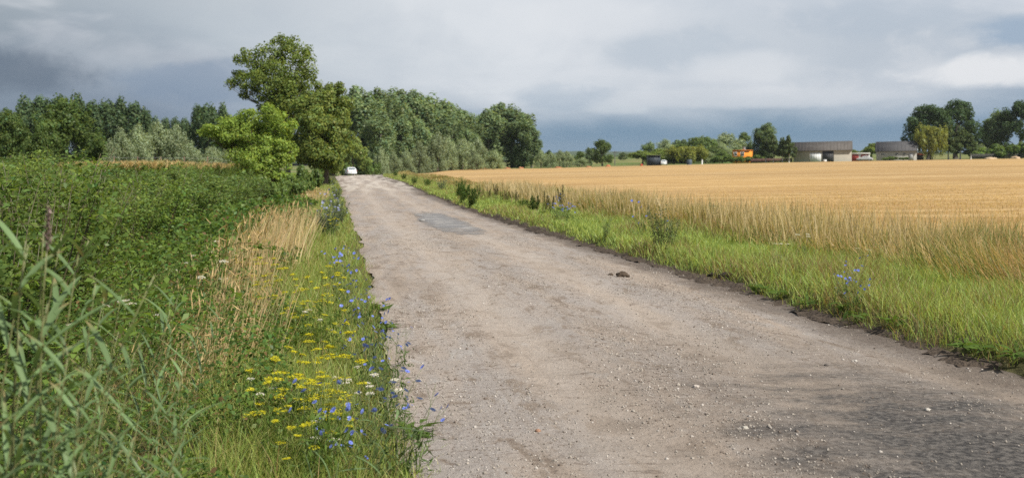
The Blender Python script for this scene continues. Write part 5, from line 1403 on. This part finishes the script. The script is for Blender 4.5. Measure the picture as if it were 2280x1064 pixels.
def ring(w, z0, z1, y, k=20, p=5.0):
    a = np.arange(k) / k * 2 * math.pi
    c, s = np.cos(a), np.sin(a)
    x = np.sign(c) * np.abs(c) ** (2 / p) * w / 2; z = (z0 + z1) / 2 + np.sign(s) * np.abs(s) ** (2 / p) * (z1 - z0) / 2
    return np.column_stack([x, np.full(k, y), z])
def vehicle(name, label, cat, loc, rz, van=False, col=(.72, .74, .76)):
    """rear of the vehicle at -y"""
    t = thing(name, label, cat, loc, rz)
    if van:
        prof = [(0, 1.6, .35, 2.05), (.12, 1.8, .30, 2.15), (1.0, 1.86, .30, 2.2), (2.6, 1.86, .30, 2.2), (3.2, 1.82, .3, 1.75), (3.9, 1.76, .3, 1.25), (4.3, 1.6, .35, 1.05)]; cab = None; L = 4.3
    else:
        prof = [(0, 1.45, .45, .86), (.10, 1.66, .32, .98), (.5, 1.74, .26, 1.02), (1.4, 1.77, .22, .98), (2.8, 1.77, .22, .96), (3.5, 1.74, .24, .92), (4.1, 1.64, .28, .80), (4.35, 1.40, .36, .66)]; L = 4.35
        cab = [(.50, 1.50, .9, 1.0), (.92, 1.44, .9, 1.36), (1.3, 1.40, .9, 1.45), (2.1, 1.40, .9, 1.47), (2.6, 1.42, .9, 1.38), (3.2, 1.5, .88, .98)]
    m = MB(); m.loft([ring(w, a, b, y) for y, w, a, b in prof], col)
    if cab: m.loft([ring(w, a, b, y, 20, 4.2) for y, w, a, b in cab], col)
    m.build('body', M_CAR, t, True)
    g = MB()
    if van:
        g.add([(-.62, -.02, 1.35), (.62, -.02, 1.35), (.56, .04, 1.92), (-.56, .04, 1.92)], [(0, 1, 2, 3)], None, (.05, .06, .07))
    else:
        g.add([(-.60, .50, 1.05), (.60, .50, 1.05), (.53, .84, 1.33), (-.53, .84, 1.33)], [(0, 1, 2, 3)], None, (.10, .13, .15))
    g.build('rear_window', M_GLASS, t)
    for sx in (-1, 1):
        g = MB(); x = sx * (.94 if van else .695)
        g.add([(x, .9 if not van else 2.5, 1.02), (x, 2.9 if not van else 3.2, 1.02), (x * .95, 2.45 if not van else 2.9, 1.34 if not van else 1.8), (x * .95, 1.2 if not van else 2.5, 1.34 if not van else 1.8)], [(0, 1, 2, 3)], None, (.05, .06, .07)); g.build('side_window', M_GLASS, t)
        for y in (.85, 3.5):
            w = thing_wheel = MB(); w.tube([(sx * .66, y, .31), (sx * .70, y, .31), (sx * .86, y, .31), (sx * .89, y, .31)], [.27, .31, .31, .27], 18, (.02, .02, .02)); wo = w.build('wheel', M_RUBBER, t)
            w = MB(); w.tube([(sx * .885, y, .31), (sx * .905, y, .31)], [.19, .17], 14, (.45, .45, .46)); w.build('rim', M_CAR, wo)
        m = MB(); m.box((sx * .80 - .06, -.005 if not van else -.03, .72), (sx * .80 - .06 + .14 if sx < 0 else sx * .80 + .06, .14, .90), (.38, .03, .025)); m.build('tail_light', M_GLASS, t)
        m = MB(); m.box((sx * 1.0 - .1, 2.75, .95), (sx * 1.0 + .1, 2.87, 1.10), np.array(col) * .5); m.build('wing_mirror', M_CAR, t)
    m = MB(); m.box((-.78, -.06, .30), (.78, .10, .52), np.array(col) * .92); m.build('bumper', M_CAR, t)
    m = MB(); m.box((-.26, -.075, .56), (.26, .02, .68), (.7, .7, .68)); m.build('number_plate', M_PAINT, t)
    return t

def car():
    Y = 178.0; X = (784.5 - CX) / F * Y
    vehicle('car', 'white sedan seen from behind on the left of the far road', 'car', (X, Y, float(road_surf(X, Y)) + .01), R(17), col=(.70, .74, .78))

def hills():
    for k, (y, x0, x1, h, nm, c) in enumerate([(2600, -2400, 3200, 18, 'hill', (.06, .09, .05)), (1200, -1500, 1900, 5.5, 'hill', (.055, .085, .035))]):
        n = 160; x = np.linspace(x0, x1, n)
        prof = np.array([.02, .5, .8, 1, .8, .5, .02]); off = np.linspace(-260, 260, 7)
        hh = h * (.55 + .9 * fbm(x * .0035, x * 0, 5 + k, 4) + .2 * fbm(x * .03, x * 0, 6 + k, 3)).clip(.1, 2)
        XX = np.repeat(x[:, None], 7, 1); YY = y + np.repeat(off[None], n, 0); ZZ = base(XX, YY) - .5 + hh[:, None] * prof[None]
        m = MB(); m.add(np.stack([XX, YY, ZZ], -1).reshape(-1, 3), grid_faces(n, 7)[:, ::-1], None, c)
        tag(m.build('hills', M_SOIL, smooth=True), kind='structure')

# ------------------------------------------------------------------ sky, sun, camera
SUN_EL, SUN_AZ = R(48), R(128)     # azimuth clockwise from the viewing direction: from the right, a little behind
def world():
    w = bpy.data.worlds.new('World'); SC.world = w; w.use_nodes = True
    nt = w.node_tree; nt.nodes.clear(); N = NT(nt)
    tc = N.n('ShaderNodeTexCoord'); D = tc.outputs['Generated']
    sp = N.n('ShaderNodeSeparateXYZ'); N.l(D, sp.inputs[0]); x, y, z = sp.outputs
    az = N.math('ARCTAN2', x, y); el = N.math('ARCSINE', z)
    cv = N.n('ShaderNodeCombineXYZ'); N.l(az, cv.inputs[0]); N.l(el, cv.inputs[1])
    nA = N.noise(N.scale(cv.outputs[0], (1.0, 3.6, 1)), 3.2, 6, .55, .35)
    nB = N.noise(N.scale(cv.outputs[0], (1.0, 1.55, 1)), 9.0, 7, .56, .6)
    nC = N.noise(N.scale(cv.outputs[0], (1.0, 1.6, 1)), 22.0, 7, .6, .3)
    u = N.mapr(az, -.5, .5, 0, 1, False)          # 0 = left frame edge, 1 = right frame edge
    # height (in radians) of the dark rain band below the bright cloud deck
    bnd = N.ramp(u, [(0, .100), (.16, .085), (.30, .058), (.42, .030), (.52, .042), (.66, .040), (.80, .036), (.92, .046), (1, .062)], 'B_SPLINE')
    soft = N.ramp(u, [(0, .075), (.25, .06), (.45, .042), (.6, .034), (1, .032)], 'B_SPLINE')
    e = N.math('SUBTRACT', el, bnd)
    e = N.math('ADD', e, N.math('MULTIPLY', N.math('SUBTRACT', nA, .5), .055))
    e = N.math('ADD', e, N.math('MULTIPLY', N.math('SUBTRACT', nB, .5), .030))
    t = N.math('DIVIDE', e, soft)
    t = N.mapr(t, -.75, .85)
    dark = N.ramp(u, [(0, (.125, .165, .225)), (.2, (.165, .220, .310)), (.35, (.225, .305, .415)), (.55, (.18, .285, .40)), (.75, (.17, .28, .395)), (1, (.155, .255, .375))])
    dark = N.mix(N.mapr(nA, .38, .62, 0, .45), dark, N.mix(.55, dark, (.42, .52, .62)))
    bright = N.ramp(u, [(0, (.30, .35, .395)), (.2, (.47, .53, .585)), (.42, (.71, .745, .785)), (.6, (.685, .72, .765)), (.8, (.54, .59, .65)), (1, (.50, .555, .63))], 'B_SPLINE')
    bright = N.mix(N.mapr(nB, .36, .56, .30, 0), bright, N.mix(.5, bright, (.36, .43, .52)))
    bright = N.mix(N.mapr(nA, .40, .58, .35, 0), bright, N.mix(.6, bright, (.40, .47, .55)))
    nD = N.noise(N.scale(cv.outputs[0], (1.0, 2.4, 1)), 4.6, 5, .5, .6)
    bright = N.mix(N.mapr(nD, .52, .66, 0, .6), bright, (.72, .745, .785))
    lump_ = N.math('MULTIPLY', N.mapr(nC, .48, .72), N.mapr(u, .45, .95, 0.05, .30))
    bright = N.mix(lump_, bright, (.76, .77, .79))
    top = N.mapr(el, .11, .165, 0, .30)
    bright = N.mix(top, bright, N.ramp(u, [(0, (.33, .37, .41)), (.4, (.74, .765, .80)), (1, (.50, .57, .68))]))
    def blob(a0, e0, sa, se):
        p = N.math('DIVIDE', N.math('SUBTRACT', az, a0), sa); q = N.math('DIVIDE', N.math('SUBTRACT', el, e0), se)
        r = N.math('ADD', N.math('MULTIPLY', p, p), N.math('MULTIPLY', q, q))
        r = N.math('ADD', r, N.math('MULTIPLY', N.math('SUBTRACT', nB, .5), 2.6)); r = N.math('ADD', r, N.math('MULTIPLY', N.math('SUBTRACT', nC, .5), 2.0))
        return N.mapr(r, 1.4, .1, 0, 1)
    low = N.mix(t, dark, bright)
    low = N.mix(N.math('MULTIPLY', blob(.50, .112, .075, .016), .8), low, (.31, .41, .535))
    low = N.mix(N.math('MULTIPLY', blob(.45, .078, .085, .016), .85), low, (.80, .81, .83))
    low = N.mix(N.math('MULTIPLY', blob(.105, .049, .035, .007), .6), low, (.60, .65, .70))
    low = N.mix(N.math('MULTIPLY', blob(.23, .058, .16, .010), .55), low, (.64, .675, .72))
    low = N.mix(N.math('MULTIPLY', blob(.18, .106, .075, .022), .6), low, (.46, .53, .61))
    low = N.mix(N.math('MULTIPLY', blob(.235, .088, .06, .018), .6), low, (.72, .745, .78))
    low = N.mix(N.math('MULTIPLY', blob(.07, .140, .10, .022), .5), low, (.74, .765, .80))
    low = N.mix(N.math('MULTIPLY', blob(.36, .130, .09, .018), .5), low, (.44, .51, .595))
    low = N.mix(N.math('MULTIPLY', blob(.05, .060, .05, .014), .5), low, (.36, .45, .55))
    low = N.mix(N.math('MULTIPLY', blob(-.30, .070, .09, .022), .6), low, (.215, .29, .40))
    low = N.mix(N.math('MULTIPLY', blob(-.50, .075, .11, .026), .7), low, (.125, .165, .222))
    # overhead: broken cloud over blue
    sky = N.n('ShaderNodeTexSky', sky_type='NISHITA'); sky.sun_disc = False; sky.sun_elevation = SUN_EL; sky.sun_rotation = SUN_AZ; sky.air_density = 1.0; sky.dust_density = 1.2
    sb = N.n('ShaderNodeVectorMath', operation='SCALE'); N.l(sky.outputs[0], sb.inputs[0]); sb.inputs['Scale'].default_value = .06
    cl = N.mapr(N.noise(N.scale(D, (1, 1, 1.6)), 2.4, 6, .6), .38, .60)
    hi = N.mix(cl, sb.outputs[0], (.52, .545, .58))
    c = N.mix(N.mapr(el, .17, .42), low, hi)
    c = N.mix(N.mapr(el, -.05, 0.0), (.12, .13, .08), c)
    bg = N.n('ShaderNodeBackground'); N.l(c, bg.inputs['Color']); bg.inputs['Strength'].default_value = .84
    o = N.n('ShaderNodeOutputWorld'); N.l(bg.outputs[0], o.inputs[0])
    L = bpy.data.lights.new('sun', 'SUN'); L.energy = 4.9; L.angle = R(.6); L.color = (1, .93, .80)
    so = bpy.data.objects.new('sun', L); COL.objects.link(so)
    d = Vector((math.sin(SUN_AZ) * math.cos(SUN_EL), math.cos(SUN_AZ) * math.cos(SUN_EL), math.sin(SUN_EL)))
    so.rotation_euler = d.to_track_quat('Z', 'Y').to_euler(); so.location = (30, -20, 60)

def haze():
    m = MB(); m.box((-3600, -480, -16), (3600, 3500, 46))
    mat, nt = newmat('thin_air'); N = NT(nt)
    v = N.n('ShaderNodeVolumePrincipled'); v.inputs['Density'].default_value = .00008; v.inputs['Color'].default_value = (.80, .88, .97, 1); v.inputs['Anisotropy'].default_value = .2
    o = N.n('ShaderNodeOutputMaterial'); N.l(v.outputs[0], o.inputs['Volume'])
    tag(m.build('haze', mat), kind='stuff')

def camera():
    c = bpy.data.cameras.new('camera'); c.lens = 35; c.sensor_width = 36; c.clip_end = 20000; c.clip_start = .05
    o = bpy.data.objects.new('camera', c); COL.objects.link(o)
    o.location = (0, 0, CAM_Z); o.rotation_euler = (R(90), 0, 0)
    c.shift_y = (HY - 1064 / 2) / 2280
    c.dof.use_dof = True; c.dof.focus_distance = 9.0; c.dof.aperture_fstop = 3.2
    SC.camera = o
    v = SC.view_settings; v.view_transform = 'Standard'; v.look = 'None'; v.exposure = .30; v.gamma = 1; v.use_curve_mapping = False
    SC.render.engine = 'CYCLES'
    SC.cycles.max_bounces = 6; SC.cycles.diffuse_bounces = 3; SC.cycles.transmission_bounces = 4; SC.cycles.transparent_max_bounces = 8
    SC.cycles.use_denoising = False

for k, step in enumerate((ground, road, soil_bank, field, make_kinds, far_trees, roadside_trees, thicket, undergrowth, left_grass, right_grass,
                          maize, reeds, flowers, gravel, clods, farm, car, hills, world, haze, camera)):
    rng = np.random.default_rng(101 + k); random.seed(201 + k)
    step()
